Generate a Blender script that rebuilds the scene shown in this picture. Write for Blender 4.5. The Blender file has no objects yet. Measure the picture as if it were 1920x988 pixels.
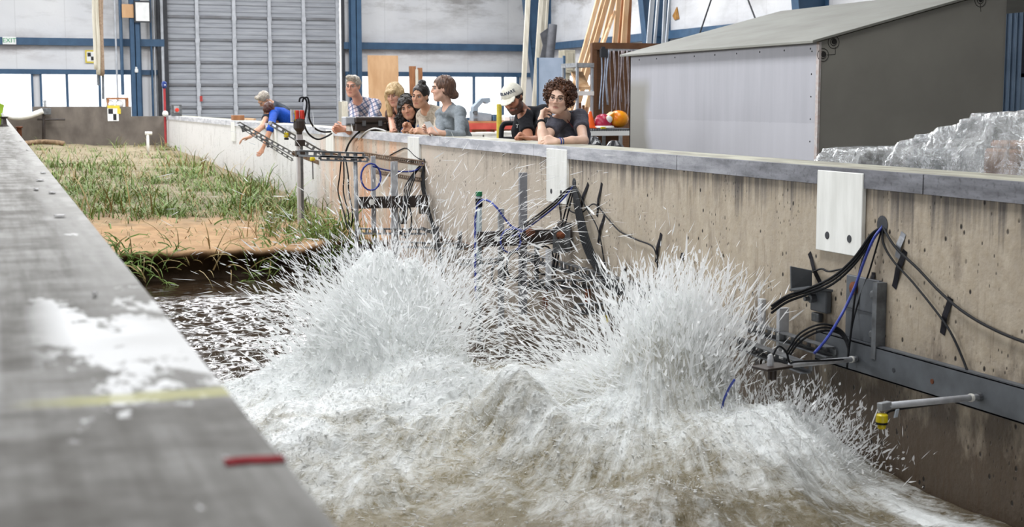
import bpy, bmesh, math, random
import numpy as np
from mathutils import Vector, Matrix
random.seed(7); RS = np.random.RandomState(11)
SC = bpy.context.scene
COL = SC.collection
# ------------------------------------------------------------------ camera
FPX, CZ = 2667.0, 1.393                    # focal length in pixels of a 1920 wide frame, eye height
PIT = math.atan(303 / FPX); YAW = math.atan(973 * math.cos(PIT) / FPX)
cF = np.array([math.sin(YAW) * math.cos(PIT), math.cos(YAW) * math.cos(PIT), -math.sin(PIT)])
cR = np.array([math.cos(YAW), -math.sin(YAW), 0.0]); cU = np.cross(cR, cF); cC = np.array([0, 0, CZ])
cam = bpy.data.cameras.new('camera'); camo = bpy.data.objects.new('camera', cam); COL.objects.link(camo)
cam.sensor_width = 36; cam.lens = 36 * FPX / 1920; cam.clip_start = .05; cam.clip_end = 300
camo.matrix_world = Matrix(((cR[0], cU[0], -cF[0], 0), (cR[1], cU[1], -cF[1], 0), (cR[2], cU[2], -cF[2], CZ), (0, 0, 0, 1)))
cam.dof.use_dof = True; cam.dof.focus_distance = 9.5; cam.dof.aperture_fstop = 5.6
SC.camera = camo
# survey helpers: where a sight line meets a plane of the hall
def ray(u, v): return cF * FPX + cR * (u - 960) + cU * (494 - v)
def oX(u, v, X): d = ray(u, v); return cC + d * (X / d[0])
def oY(u, v, Y): d = ray(u, v); return cC + d * (Y / d[1])
def oZ(u, v, Z): d = ray(u, v); return cC + d * ((Z - CZ) / d[2])
def oD(u, v, D): return cC + ray(u, v) * (D / FPX)
# ------------------------------------------------------------------ world, lights, exposure
wd = bpy.data.worlds.new('overcast_sky'); SC.world = wd; wd.use_nodes = True
wn = wd.node_tree.nodes; bg = wn['Background']
bg.inputs[0].default_value = (.93, .96, 1, 1); bg.inputs[1].default_value = 2.6
SC.view_settings.view_transform = 'Standard'; SC.view_settings.look = 'None'
SC.view_settings.exposure = 0.0; SC.view_settings.gamma = 1; SC.view_settings.use_curve_mapping = False
def area(name, loc, tgt, sx, sy, watts, colr=(1, 1, 1)):
    l = bpy.data.lights.new(name, 'AREA'); l.shape = 'RECTANGLE'; l.size = sx; l.size_y = sy; l.energy = watts; l.color = colr
    o = bpy.data.objects.new(name, l); COL.objects.link(o); o.location = loc
    o.rotation_euler = (Vector(tgt) - Vector(loc)).to_track_quat('-Z', 'Y').to_euler(); return o
SKYL_FILL = [(1.2, -3.0, 110), (1.2, 6.8, 560), (1.2, 16.0, 430), (1.2, 23.5, 420), (1.2, 31.0, 680), (8.5, 16.0, 200), (8.5, 23.5, 480), (8.5, 31.0, 900)]   # roof lights, 2.4 x 5 m: x, y, watts; the first is a fill lamp added behind the camera
for x, y, w in SKYL_FILL: area('skylight_and_fill_light', (x, y, 7.95), (x, y, 0), 2.4, 5.0, w, (.97, .98, 1))
for y in (9.5, 17.5, 25.5, 33.0):
    area('side_window_daylight', (-8.9, y, 3.9), (0, y, 2.9), 6.0, 3.0, 360, (.95, .97, 1))
area('added_reflection_light', (6.5, 39.85, 6.6), (6.5, 0, 6.0), 13.0, 1.9, 560, (.97, .98, 1))  # unseen lamp added high on the end wall for the water to reflect
# ------------------------------------------------------------------ colours and materials
def s2l(c):
    if isinstance(c, str): c = [int(c[i:i + 2], 16) / 255 for i in (0, 2, 4)]
    return tuple((x / 12.92 if x <= .04045 else ((x + .055) / 1.055) ** 2.4) for x in c) + (1.0,)
class NT:
    def __init__(s, name):
        s.m = bpy.data.materials.new(name); s.m.use_nodes = True; s.t = s.m.node_tree; s.n = s.t.nodes
        s.b = s.n['Principled BSDF']; s.out = s.n['Material Output']
    def new(s, typ, **kw):
        o = s.n.new(typ)
        for k, v in kw.items(): setattr(o, k, v)
        return o
    def put(s, sock, v):
        if hasattr(v, 'is_output'): s.t.links.new(v, sock)
        else: sock.default_value = v
    def pos(s, scale=(1, 1, 1), world=True):
        c = s.new('ShaderNodeNewGeometry').outputs['Position'] if world else s.new('ShaderNodeTexCoord').outputs['Object']
        if scale == (1, 1, 1): return c
        m = s.new('ShaderNodeMapping'); s.put(m.inputs['Vector'], c); m.inputs['Scale'].default_value = scale; return m.outputs[0]
    def noise(s, vec, scale, detail=4, rough=.55, dist=0):
        o = s.new('ShaderNodeTexNoise'); s.put(o.inputs['Vector'], vec); o.inputs['Scale'].default_value = scale
        o.inputs['Detail'].default_value = detail; o.inputs['Roughness'].default_value = rough; o.inputs['Distortion'].default_value = dist
        return o.outputs[0]
    def voro(s, vec, scale, feat='F1'):
        o = s.new('ShaderNodeTexVoronoi'); o.feature = feat; s.put(o.inputs['Vector'], vec); o.inputs['Scale'].default_value = scale; return o.outputs[0]
    def wave(s, vec, scale, dist=0, direc='X', prof='SIN'):
        o = s.new('ShaderNodeTexWave'); o.bands_direction = direc; o.wave_profile = prof; s.put(o.inputs['Vector'], vec)
        o.inputs['Scale'].default_value = scale; o.inputs['Distortion'].default_value = dist; return o.outputs['Fac']
    def ramp(s, fac, lo, hi, a=0, b=1):
        o = s.new('ShaderNodeMapRange'); s.put(o.inputs[0], fac)
        for i, v in zip((1, 2, 3, 4), (lo, hi, a, b)): o.inputs[i].default_value = v
        return o.outputs[0]
    def math(s, op, a, b=0.0):
        o = s.new('ShaderNodeMath', operation=op); s.put(o.inputs[0], a); s.put(o.inputs[1], b); return o.outputs[0]
    def sep(s, vec):
        o = s.new('ShaderNodeSeparateXYZ'); s.put(o.inputs[0], vec); return o.outputs
    def mix(s, fac, a, b, mode='MIX'):
        o = s.new('ShaderNodeMix', data_type='RGBA', blend_type=mode); s.put(o.inputs[0], fac)
        s.put(o.inputs[6], s2l(a) if isinstance(a, str) else a); s.put(o.inputs[7], s2l(b) if isinstance(b, str) else b); return o.outputs[2]
    def bump(s, h, strength=.3, dist=.01):
        o = s.new('ShaderNodeBump'); o.inputs['Strength'].default_value = strength; o.inputs['Distance'].default_value = dist
        s.put(o.inputs['Height'], h); s.put(s.b.inputs['Normal'], o.outputs[0]); return o.outputs[0]
    def set(s, col=None, rough=None, metal=None, spec=None):
        if col is not None: s.put(s.b.inputs['Base Color'], s2l(col) if isinstance(col, str) else col)
        if rough is not None: s.put(s.b.inputs['Roughness'], rough)
        if metal is not None: s.put(s.b.inputs['Metallic'], metal)
        if spec is not None: s.put(s.b.inputs['Specular IOR Level'], spec)
        return s
def mk(name, c1, c2=None, scale=8, rough=.55, metal=0, bump=0, stretch=(1, 1, 1), spec=.4, lo=.35, hi=.65, world=True, bd=.004):
    """two-tone mottled procedural material"""
    n = NT(name); p = n.pos(stretch, world); f = n.noise(p, scale, 5)
    n.set(n.mix(n.ramp(f, lo, hi), c1, c2 or c1), n.ramp(f, .2, .8, max(rough - .08, .03), min(rough + .08, 1)), metal, spec)
    if bump: n.bump(n.noise(p, scale * 3, 4), bump, bd)
    return n.m
# ------------------------------------------------------------------ geometry helpers
WLOC = {}
class MB:
    def __init__(s): s.v = []; s.f = []; s.smooth = False
    def add(s, vs, fs):
        k = len(s.v); s.v += [tuple(map(float, p)) for p in vs]; s.f += [tuple(i + k for i in f) for f in fs]; return s
    def box(s, x0, x1, y0, y1, z0, z1):
        v = [(x, y, z) for z in (z0, z1) for x, y in ((x0, y0), (x1, y0), (x1, y1), (x0, y1))]
        return s.add(v, [(3, 2, 1, 0), (4, 5, 6, 7), (0, 1, 5, 4), (1, 2, 6, 5), (2, 3, 7, 6), (3, 0, 4, 7)])
    def obox(s, c, ax, ay, az):
        """oriented box: centre and three half-axis vectors"""
        c, ax, ay, az = map(np.array, (c, ax, ay, az))
        v = [c + i * ax + j * ay + k * az for k in (-1, 1) for i, j in ((-1, -1), (1, -1), (1, 1), (-1, 1))]
        return s.add(v, [(3, 2, 1, 0), (4, 5, 6, 7), (0, 1, 5, 4), (1, 2, 6, 5), (2, 3, 7, 6), (3, 0, 4, 7)])
    def bar(s, a, b, w, h, up=(0, 0, 1)):
        """rectangular bar from a to b, w wide and h high"""
        a, b, up = map(lambda q: np.array(q, float), (a, b, up)); d = b - a; L = np.linalg.norm(d); d /= L
        sx = np.cross(d, up); sx /= np.linalg.norm(sx); uz = np.cross(sx, d)
        return s.obox((a + b) / 2, d * L / 2, sx * w / 2, uz * h / 2)
    def tube(s, pts, r, n=8, cap=True):
        pts = [np.array(p, float) for p in pts]; m = len(pts)
        rr = r if hasattr(r, '__len__') else [r] * m
        T = [pts[min(i + 1, m - 1)] - pts[max(i - 1, 0)] for i in range(m)]
        t = T[0] / (np.linalg.norm(T[0]) + 1e-9); a = np.cross(t, (0, 0, 1))
        if np.linalg.norm(a) < .05: a = np.cross(t, (1, 0, 0))
        a /= np.linalg.norm(a); k = len(s.v)
        for i in range(m):
            t = T[i] / (np.linalg.norm(T[i]) + 1e-9); a = a - t * (a @ t); a /= (np.linalg.norm(a) + 1e-9); b = np.cross(t, a)
            for j in range(n):
                q = 2 * math.pi * j / n; s.v.append(tuple(pts[i] + rr[i] * (math.cos(q) * a + math.sin(q) * b)))
        for i in range(m - 1):
            for j in range(n):
                j2 = (j + 1) % n; s.f.append((k + i * n + j, k + i * n + j2, k + i * n + n + j2, k + i * n + n + j))
        if cap: s.f.append(tuple(k + j for j in range(n))[::-1]); s.f.append(tuple(k + (m - 1) * n + j for j in range(n)))
        return s
    def lathe(s, prof, c, n=16, axis=(0, 0, 1), cap=True):
        """profile [(r, h)] turned about an axis through c"""
        c = np.array(c, float); ax = np.array(axis, float); ax /= np.linalg.norm(ax)
        a = np.cross(ax, (0, 1, 0) if abs(ax[1]) < .9 else (1, 0, 0)); a /= np.linalg.norm(a); b = np.cross(ax, a); k = len(s.v); m = len(prof)
        for r, h in prof:
            for j in range(n): q = 2 * math.pi * j / n; s.v.append(tuple(c + ax * h + r * (math.cos(q) * a + math.sin(q) * b)))
        for i in range(m - 1):
            for j in range(n): j2 = (j + 1) % n; s.f.append((k + i * n + j, k + i * n + j2, k + i * n + n + j2, k + i * n + n + j))
        if cap: s.f.append(tuple(k + j for j in range(n))[::-1]); s.f.append(tuple(k + (m - 1) * n + j for j in range(n)))
        return s
    def ball(s, c, r, n=10, sc=(1, 1, 1)):
        m = max(4, n // 2 + 1); prof = [(max(1e-4, math.sin(math.pi * i / m)) * r, -math.cos(math.pi * i / m) * r) for i in range(m + 1)]
        t = MB().lathe(prof, (0, 0, 0), n); return s.add([(x * sc[0] + c[0], y * sc[1] + c[1], z * sc[2] + c[2]) for x, y, z in t.v], t.f)
    def prism(s, poly, d):
        """polygon of 3-D points extruded by vector d"""
        n = len(poly); p = [np.array(q, float) for q in poly]; d = np.array(d, float)
        return s.add(p + [q + d for q in p], [tuple(range(n))[::-1], tuple(range(n, 2 * n))] + [(i, (i + 1) % n, n + (i + 1) % n, n + i) for i in range(n)])
    def grid(s, P):
        """P[i][j] points"""
        P = np.asarray(P, float); a, b = P.shape[:2]; k = len(s.v); s.v += [tuple(p) for p in P.reshape(-1, 3)]
        s.f += [(k + i * b + j, k + (i + 1) * b + j, k + (i + 1) * b + j + 1, k + i * b + j + 1) for i in range(a - 1) for j in range(b - 1)]; return s
    def build(s, name, mat, parent=None, smooth=False, bevel=0, **tags):
        me = bpy.data.meshes.new(name); V = np.array(s.v, float)
        lo, hi = V.min(0), V.max(0); o0 = np.array([(lo[0] + hi[0]) / 2, (lo[1] + hi[1]) / 2, lo[2]])
        me.from_pydata((V - o0).tolist(), [], s.f); me.update()
        bm = bmesh.new(); bm.from_mesh(me); bmesh.ops.recalc_face_normals(bm, faces=bm.faces[:]); bm.to_mesh(me); bm.free()
        return link(name, me, mat, o0, parent, smooth or s.smooth, bevel, **tags)
def link(name, me, mat, o0, parent=None, smooth=False, bevel=0, **tags):
    o = bpy.data.objects.new(name, me); COL.objects.link(o); me.materials.append(mat)
    o0 = np.array(o0, float); WLOC[o.name] = o0
    if parent is not None: o.parent = parent; o.location = o0 - WLOC[parent.name]
    else: o.location = o0
    if smooth: me.polygons.foreach_set('use_smooth', [True] * len(me.polygons))
    if bevel:
        b = o.modifiers.new('bevel', 'BEVEL'); b.width = bevel; b.segments = 1; b.limit_method = 'ANGLE'
    tag(o, **tags); return o
def tag(o, label=None, cat=None, group=None, kind=None):
    if label: o['label'] = label
    if cat: o['category'] = cat
    if group: o['group'] = group
    if kind: o['kind'] = kind
    return o
def empty(name, loc, **tags):
    o = bpy.data.objects.new(name, None); COL.objects.link(o); o.location = tuple(map(float, loc)); o.empty_display_size = .1; WLOC[o.name] = np.array(loc, float); return tag(o, **tags)
def struct(mb, name, mat, parent=None, **kw):
    return mb.build(name, mat, parent, kind='structure', **kw) if parent is None else mb.build(name, mat, parent, **kw)
def npmesh(name, V, Fq, mat, **kw):
    """fast mesh from arrays, faces all of one size"""
    me = bpy.data.meshes.new(name); Fq = np.asarray(Fq, np.int32); V = np.asarray(V, np.float64); k = Fq.shape[1]
    lo, hi = V.min(0), V.max(0); o0 = np.array([(lo[0] + hi[0]) / 2, (lo[1] + hi[1]) / 2, lo[2]])
    me.vertices.add(len(V)); me.vertices.foreach_set('co', (V - o0).astype(np.float32).ravel())
    me.loops.add(Fq.size); me.loops.foreach_set('vertex_index', Fq.ravel())
    me.polygons.add(len(Fq)); me.polygons.foreach_set('loop_start', np.arange(len(Fq), dtype=np.int32) * k)
    me.update(calc_edges=True)
    return link(name, me, mat, o0, **kw)
def setcol(me, C, name='tint'):
    a = me.color_attributes.new(name, 'FLOAT_COLOR', 'POINT'); C = np.asarray(C, np.float32)
    if C.shape[1] == 3: C = np.hstack([C, np.ones((len(C), 1), np.float32)])
    a.data.foreach_set('color', C.ravel())
def spline(pts, n=8):
    """Catmull-Rom through points"""
    p = [np.array(q, float) for q in pts]; p = [2 * p[0] - p[1]] + p + [2 * p[-1] - p[-2]]; out = []
    for i in range(1, len(p) - 2):
        for k in range(n):
            t = k / n; a, b, c, d = p[i - 1:i + 3]
            out.append(.5 * ((2 * b) + (c - a) * t + (2 * a - 5 * b + 4 * c - d) * t * t + (3 * b - a - 3 * c + d) * t ** 3))
    out.append(p[-2]); return out
# numpy noise
def _h(ix, iy, iz, seed):
    n = (ix.astype(np.int64) * 374761393 + iy.astype(np.int64) * 668265263 + iz.astype(np.int64) * 2147483647 + seed * 974711) & 0x7fffffff
    n = ((n ^ (n >> 13)) * 1274126177) & 0x7fffffff; n = (n ^ (n >> 16)) & 0xffff
    return n / 65535.0
def vn(x, y, z=None, seed=0):
    """smooth value noise in 0..1"""
    x = np.asarray(x, float); y = np.asarray(y, float); z = np.zeros_like(x) if z is None else np.asarray(z, float)
    ix, iy, iz = np.floor(x), np.floor(y), np.floor(z); fx, fy, fz = x - ix, y - iy, z - iz
    fx, fy, fz = [t * t * (3 - 2 * t) for t in (fx, fy, fz)]; r = 0
    for a in (0, 1):
        for b in (0, 1):
            for c in (0, 1):
                r = r + _h(ix + a, iy + b, iz + c, seed) * (fx if a else 1 - fx) * (fy if b else 1 - fy) * (fz if c else 1 - fz)
    return r
def fbm(x, y, z=None, o=4, seed=0, gain=.5, ridge=False):
    r = 0; a = 1; t = 0; x = np.asarray(x, float); y = np.asarray(y, float)
    for i in range(o):
        n = vn(x * 2 ** i, y * 2 ** i, None if z is None else z * 2 ** i, seed + i * 17)
        if ridge: n = 1 - np.abs(2 * n - 1)
        r = r + a * n; t += a; a *= gain
    return r / t
# ================================================================== STRUCTURE
WT, FX, FW, YE, YB, XR = 1.07, .231, 3.89, 35.0, 40.0, 15.3   # wall top, flume faces, flume end, hall end wall, hall right wall
# ---- materials
n = NT('flume_concrete'); P = n.pos(); X_, Y_, Z_ = n.sep(P)
streak = n.noise(n.pos((1, 3.2, .8)), 2.6, 7, .7); fine = n.noise(P, 22, 5, .6); blot = n.noise(P, 1.3, 4)
c = n.mix(n.ramp(streak, .25, .75), '94897a', 'beb2a0'); c = n.mix(n.ramp(fine, .35, .7), c, 'a39682'); c = n.mix(n.ramp(blot, .5, .8, 0, .6), c, '8a7e70')
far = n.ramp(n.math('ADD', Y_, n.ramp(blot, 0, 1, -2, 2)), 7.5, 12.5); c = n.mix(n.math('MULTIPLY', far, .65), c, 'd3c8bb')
och = n.math('MULTIPLY', n.ramp(Y_, 12.8, 14.5), n.ramp(n.noise(n.pos((1, 2, .5)), 1.6, 4), .42, .62)); c = n.mix(n.math('MULTIPLY', och, .7), c, 'd9a27a')
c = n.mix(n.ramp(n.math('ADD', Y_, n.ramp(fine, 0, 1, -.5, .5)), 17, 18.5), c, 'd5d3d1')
drip = n.math('MULTIPLY', n.ramp(n.math('ADD', Z_, n.ramp(n.noise(n.pos((1, 16, .6)), 1, 4, .7), .3, .7, -.16, .12)), .82, 1.02), n.ramp(Y_, 12.5, 9.5))
c = n.mix(n.math('MULTIPLY', drip, .9), c, '474342')
wet = n.math('MULTIPLY', n.ramp(n.math('ADD', Z_, n.ramp(n.noise(n.pos((1, 2.2, 1)), 2.5, 6, .65), .3, .7, -.3, .3)), .32, .0), n.ramp(Y_, 12, 8.5))
c = n.mix(n.math('MULTIPLY', wet, .88), c, '3a2a1c')
run = n.math('MULTIPLY', n.ramp(n.noise(n.pos((1, 14, .8)), 1.8, 5, .7), .56, .66), n.ramp(Z_, .75, .2)); c = n.mix(n.math('MULTIPLY', run, .5), c, '4e3a28')
pit = n.ramp(n.voro(n.pos((1, 1, .7)), 17), .17, .09); pm = n.math('MULTIPLY', pit, n.ramp(n.noise(P, 7, 2), .47, .55)); pit2 = n.ramp(n.voro(n.pos((1, 1, .45)), 44), .2, .12); pm = n.math('MAXIMUM', pm, n.math('MULTIPLY', pit2, n.ramp(n.noise(P, 3, 3), .5, .6))); stn = n.math('MULTIPLY', n.ramp(n.noise(n.pos((1, 3, .8)), 2.6, 6, .7), .56, .68), .45); c = n.mix(stn, c, '5d5044'); c = n.mix(pm, c, '231d19')
n.set(c, n.ramp(wet, 0, 1, .75, .38), 0, .35); n.bump(n.math('SUBTRACT', n.math('ADD', fine, n.math('MULTIPLY', streak, .3)), pm), .45, .010); M_CONC = n.m
n = NT('left_wall_top'); P = n.pos(); X_, Y_, Z_ = n.sep(P)
lng = n.noise(n.pos((9, .5, 1)), 2.5, 5, .6); crs = n.noise(n.pos((1.2, 2.2, 1)), 2.6, 5, .62); fine = n.noise(P, 34, 4)
c = n.mix(n.ramp(lng, .35, .65), '6a6761', '9b9995'); c = n.mix(n.ramp(crs, .45, .62, 0, .7), c, '57534d'); c = n.mix(n.ramp(fine, .4, .7, 0, .25), c, '9c9a95')
paint = n.ramp(n.math('ADD', n.noise(n.pos((5, 2.2, 1)), 1.9, 5, .7), n.ramp(n.math('ABSOLUTE', n.math('SUBTRACT', Y_, 2.0)), 0, .7, .2, -.1)), .56, .6)
c = n.mix(n.math('MULTIPLY', paint, n.math('MAXIMUM', n.ramp(X_, .03, .09, 0, 1), n.ramp(X_, -.0, -.04, 0, .8))), c, 'efefee')
edge = n.math('MULTIPLY', n.ramp(n.math('ADD', X_, n.ramp(crs, .3, .7, -.06, .06)), .13, .2), n.ramp(Y_, 1.0, 3.0)); c = n.mix(n.math('MULTIPLY', edge, .5), c, 'bdbbb7')
yel = n.math('MULTIPLY', n.ramp(n.math('ABSOLUTE', n.math('SUBTRACT', Y_, n.ramp(fine, 0, 1, 1.575, 1.6))), .03, .018), n.ramp(X_, .0, .1)); c = n.mix(n.math('MULTIPLY', yel, .75), c, 'c3c084')
n.set(c, n.ramp(crs, .3, .7, .6, .85), 0, .18); n.bump(n.math('ADD', fine, crs), .25, .006); M_LTOP = n.m
M_LCONC = mk('left_wall_concrete', '8f8a80', '6d675e', 6, .7, bump=.3)
n = NT('steel_cap'); P = n.pos(); X_, Y_, Z_ = n.sep(P); f = n.noise(n.pos((1, .6, 3)), 5, 5, .65); g = n.noise(P, 40, 3)
c = n.mix(n.ramp(f, .35, .65), '5b5b60', '85868c'); c = n.mix(n.ramp(g, .55, .75, 0, .6), c, '3b3a3c')
c = n.mix(n.math('MULTIPLY', n.ramp(Y_, 6.5, 10.5), .75), c, n.mix(n.ramp(f, .4, .6), 'b9bbc2', 'e6e6ea')); n.set(c, .55, 0, .3); M_CAP = n.m
M_WTOP = mk('wall_top_paint', 'b9b7a4', '8d897c', 5, .6, bump=.15, stretch=(2, .6, 1))
M_ENDC = mk('end_wall_concrete', '6f675f', '57504a', 3, .75, bump=.25, stretch=(1, 1, .6))
M_FLOOR = mk('hall_floor_concrete', '8b8883', '76736e', 1.2, .5, bump=.05)
n = NT('wall_insulation'); P = n.pos(); X_, Y_, Z_ = n.sep(P); f = n.noise(n.pos((.6, .6, 2.2)), .9, 6, .7); 
soot = n.math('MULTIPLY', n.ramp(f, .46, .66), n.ramp(n.math('ABSOLUTE', n.math('SUBTRACT', Z_, 4.4)), 1.25, .2)); soot2 = n.math('MULTIPLY', n.ramp(f, .4, .6), n.ramp(n.math('ABSOLUTE', n.math('SUBTRACT', Z_, 2.85)), .5, .1))
c = n.mix(n.ramp(n.noise(P, .5, 3), .3, .7), 'dcdcdc', 'c9cacd'); c = n.mix(n.math('MULTIPLY', soot, .7), c, '75706b'); c = n.mix(n.math('MULTIPLY', soot2, .6), c, '857b78')
sm = n.ramp(n.math('ABSOLUTE', n.math('SUBTRACT', n.math('FRACT', n.math('MULTIPLY', n.math('ADD', X_, Y_), .8)), .5)), .012, .0); c = n.mix(n.math('MULTIPLY', sm, .3), c, '8e8e8e')
n.set(c, .6, 0, .3); n.bump(n.noise(P, 3, 3), .3, .05); M_INS = n.m
M_BLUE = mk('blue_steel_paint', '3c5975', '324d68', 4, .45, bump=.03)
M_LBLUE = mk('light_blue_trim', '8fa5bd', '7f95ad', 4, .5)
M_DOORG = mk('door_slat_grey', 'a3a6ab', '8d9096', 2.5, .5, metal=.1, stretch=(.4, 1, 5))
M_DOORR = mk('door_rib_grey', '7d8085', '6c6b6d', 3, .5, metal=.1)
M_DOORP = mk('door_post_galvanised', 'bcbfc4', 'a6a9ae', 6, .45, metal=.1)
M_DARK = mk('dark_seal', '33353a', '2a2b2f', 6, .6)
M_WPANEL = mk('white_sheet_panel', 'e9e9e4', 'd8d8d2', 5, .45, stretch=(1, 3, .5))
n = NT('window_glass'); tr = n.new('ShaderNodeBsdfTransparent'); gl = n.new('ShaderNodeBsdfGlossy'); gl.inputs['Roughness'].default_value = .05; mx = n.new('ShaderNodeMixShader'); mx.inputs[0].default_value = .06
n.t.links.new(tr.outputs[0], mx.inputs[1]); n.t.links.new(gl.outputs[0], mx.inputs[2]); n.t.links.new(mx.outputs[0], n.out.inputs[0]); M_GLASS = n.m
M_CEIL = mk('ceiling_deck', '9a9b9c', '8d8e90', 1, .7)
M_BACK = mk('hall_wall_paint', '7d8083', '707376', 1, .7)
# ---- hall shell (the flume trench stays open)
b = MB().box(4.4, XR, -12, YB, -.2, 0).box(-9.2, -.45, -12, YB, -.2, 0).box(-.45, 4.4, YE + .35, YB, -.2, 0); struct(b, 'floor', M_FLOOR)
b = MB().box(-9.2, 0, -12, YB, 8, 8.2).box(2.4, 7.3, -12, YB, 8, 8.2).box(9.7, XR, -12, YB, 8, 8.2)
for x0, x1, cx in ((0, 2.4, 1.2), (7.3, 9.7, 8.5)):
    yy = -12
    for y in sorted(y for x, y, w in SKYL_FILL if x == cx): b.box(x0, x1, yy, y - 2.5, 8, 8.2); yy = y + 2.5  # an opening above each roof lamp, the added fill lamp included
    b.box(x0, x1, yy, YB, 8, 8.2)
struct(b, 'ceiling', M_CEIL)
b = MB(); yy = -12
for y in (9.5, 17.5, 25.5, 33.0): b.box(-9.4, -9.2, yy, y - 3, 2.4, 5.4); yy = y + 3
b.box(-9.4, -9.2, yy, YB, 2.4, 5.4).box(-9.4, -9.2, -12, YB, 0, 2.4).box(-9.4, -9.2, -12, YB, 5.4, 8); struct(b, 'wall_left', M_BACK)
struct(MB().box(-9.4, XR + .2, -12.2, -12, 0, 8.2), 'wall_back', M_BACK)
# end wall with window bands and the door opening; the unseen upper slot is added for water reflections
DX0, DX1, WZ0, WZ1 = 4.42, 9.38, .9, 2.16
b = MB().box(-9.4, 0, YB, YB + .2, WZ1, 8.2).box(0, DX0, YB, YB + .2, WZ1, 5.6).box(0, DX0, YB, YB + .2, 7.6, 8.2).box(DX1, 13, YB, YB + .2, WZ1, 5.6).box(DX1, 13, YB, YB + .2, 7.6, 8.2).box(13, XR + .2, YB, YB + .2, WZ1, 8.2).box(DX0, DX1, YB, YB + .2, 5.2, 5.6).box(DX0, DX1, YB, YB + .2, 7.6, 8.2)
b.box(3.62, DX0, YB, YB + .2, 0, WZ1).box(DX1, 9.72, YB, YB + .2, 0, WZ1).box(1.2, 3.62, YB, YB + .2, 0, WZ0).box(-9.4, -2, YB, YB + .2, 0, WZ1).box(-2, 1.02, YB, YB + .2, 0, .5).box(9.72, 14.7, YB, YB + .2, 0, WZ0).box(14.7, XR + .2, YB, YB + .2, 0, WZ1)
b.box(1.02, 1.2, YB, YB + .2, 0, WZ1)
wall_end = struct(b, 'wall_end', M_INS)
# right side wall with a window band beyond Y = 26
b = MB().box(XR, XR + .2, -12, YB, WZ1, 8.2).box(XR, XR + .2, -12, 35, 0, WZ1).box(XR, XR + .2, 35, YB, 0, WZ0).box(XR, XR + .2, 39.5, YB, WZ0, WZ1)
struct(b, 'wall_right', M_INS)
# girts and columns of the steel frame
def girt(name, x0, x1, y0, y1, z0, z1): struct(MB().box(x0, x1, y0, y1, z0, z1).box(x0, x1, y0, y1, z1, z1 + .012), name, M_BLUE)
girt('trim_1', -2, DX0, YB - .2, YB, 2.88, 3.06); girt('trim_2', DX1, XR, YB - .2, YB, 2.88, 3.06)
girt('trim_3', XR - .2, XR, 5, YB - .2, 2.88, 3.06); girt('trim_4', -2, DX0, YB - .1, YB, 2.12, 2.24); girt('trim_5', DX1, XR, YB - .1, YB, 2.12, 2.24); girt('trim_6', XR - .1, XR, 34, YB - .1, 2.12, 2.24)
def hcol(name, x, y, w=.25, d=.3, z1=8):          # H-section column
    b = MB().box(x - w / 2, x + w / 2, y - d / 2, y - d / 2 + .02, 0, z1).box(x - w / 2, x + w / 2, y + d / 2 - .02, y + d / 2, 0, z1).box(x - .012, x + .012, y - d / 2, y + d / 2, 0, z1)
    return struct(b, name, M_BLUE)
hcol('trim_7', 3.62, YB - .4, .24); hcol('trim_8', 9.66, YB - .4, .3)
for i, y in enumerate((39.0, 31.2, 24.3, 17.0)):    # tapered frame columns along the right wall
    b = MB(); 
    b.prism([(XR - .25, y, 0), (XR, y, 0), (XR, y, 8), (XR - 1.25, y, 8)], (0, .015, 0))
    b.prism([(XR - .27, y - .12, 0), (XR - .25, y - .12, 0), (XR - 1.25, y - .12, 8), (XR - 1.27, y - .12, 8)], (0, .26, 0)); b.box(XR - .02, XR, y - .12, y + .14, 0, 8)
    b.bar((XR - .62, y - .02, 3.0), (XR - .02, y - .02, 3.0), .03, .1)
    struct(b, 'trim_%d' % (9 + i), M_BLUE)
# windows
def window(k, x0, x1, z0, z1, cuts, mat=M_BLUE):
    w = empty('window_%d' % k, (x0, YB - .04, z0), kind='structure')
    fr = MB().box(x0, x1, YB - .06, YB + .02, z0 - .03, z0 + .03).box(x0, x1, YB - .06, YB + .02, z1 - .03, z1 + .03).box(x0 - .02, x0 + .04, YB - .06, YB + .02, z0, z1).box(x1 - .04, x1 + .02, YB - .06, YB + .02, z0, z1)
    fr.build('window_frame', mat, w)
    for c0 in cuts: MB().box(c0 - .035, c0 + .035, YB - .06, YB + .02, z0 + .03, z1 - .03).build('mullion', mat, w)
    e = [x0] + list(cuts) + [x1]
    for a, c0 in zip(e[:-1], e[1:]): MB().box(a + .035, c0 - .035, YB - .02, YB - .012, z0 + .03, z1 - .03).build('pane', M_GLASS, w)
window(1, 1.2, 3.6, WZ0, WZ1, [oY(126, 170, YB)[0], oY(187, 170, YB)[0]])
window(2, -2, 1.0, .5, WZ1, [])
window(3, 9.74, 14.68, WZ0, WZ1, [oY(888, 170, YB)[0], oY(942, 170, YB)[0], 10.9, 12.2])
# ground outside the windows
struct(MB().box(-60, 80, YB + .4, 120, -.3, -.1), 'trim_20', mk('outdoor_concrete', 'cfccc6', 'bdbab3', .5, .8))
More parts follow.
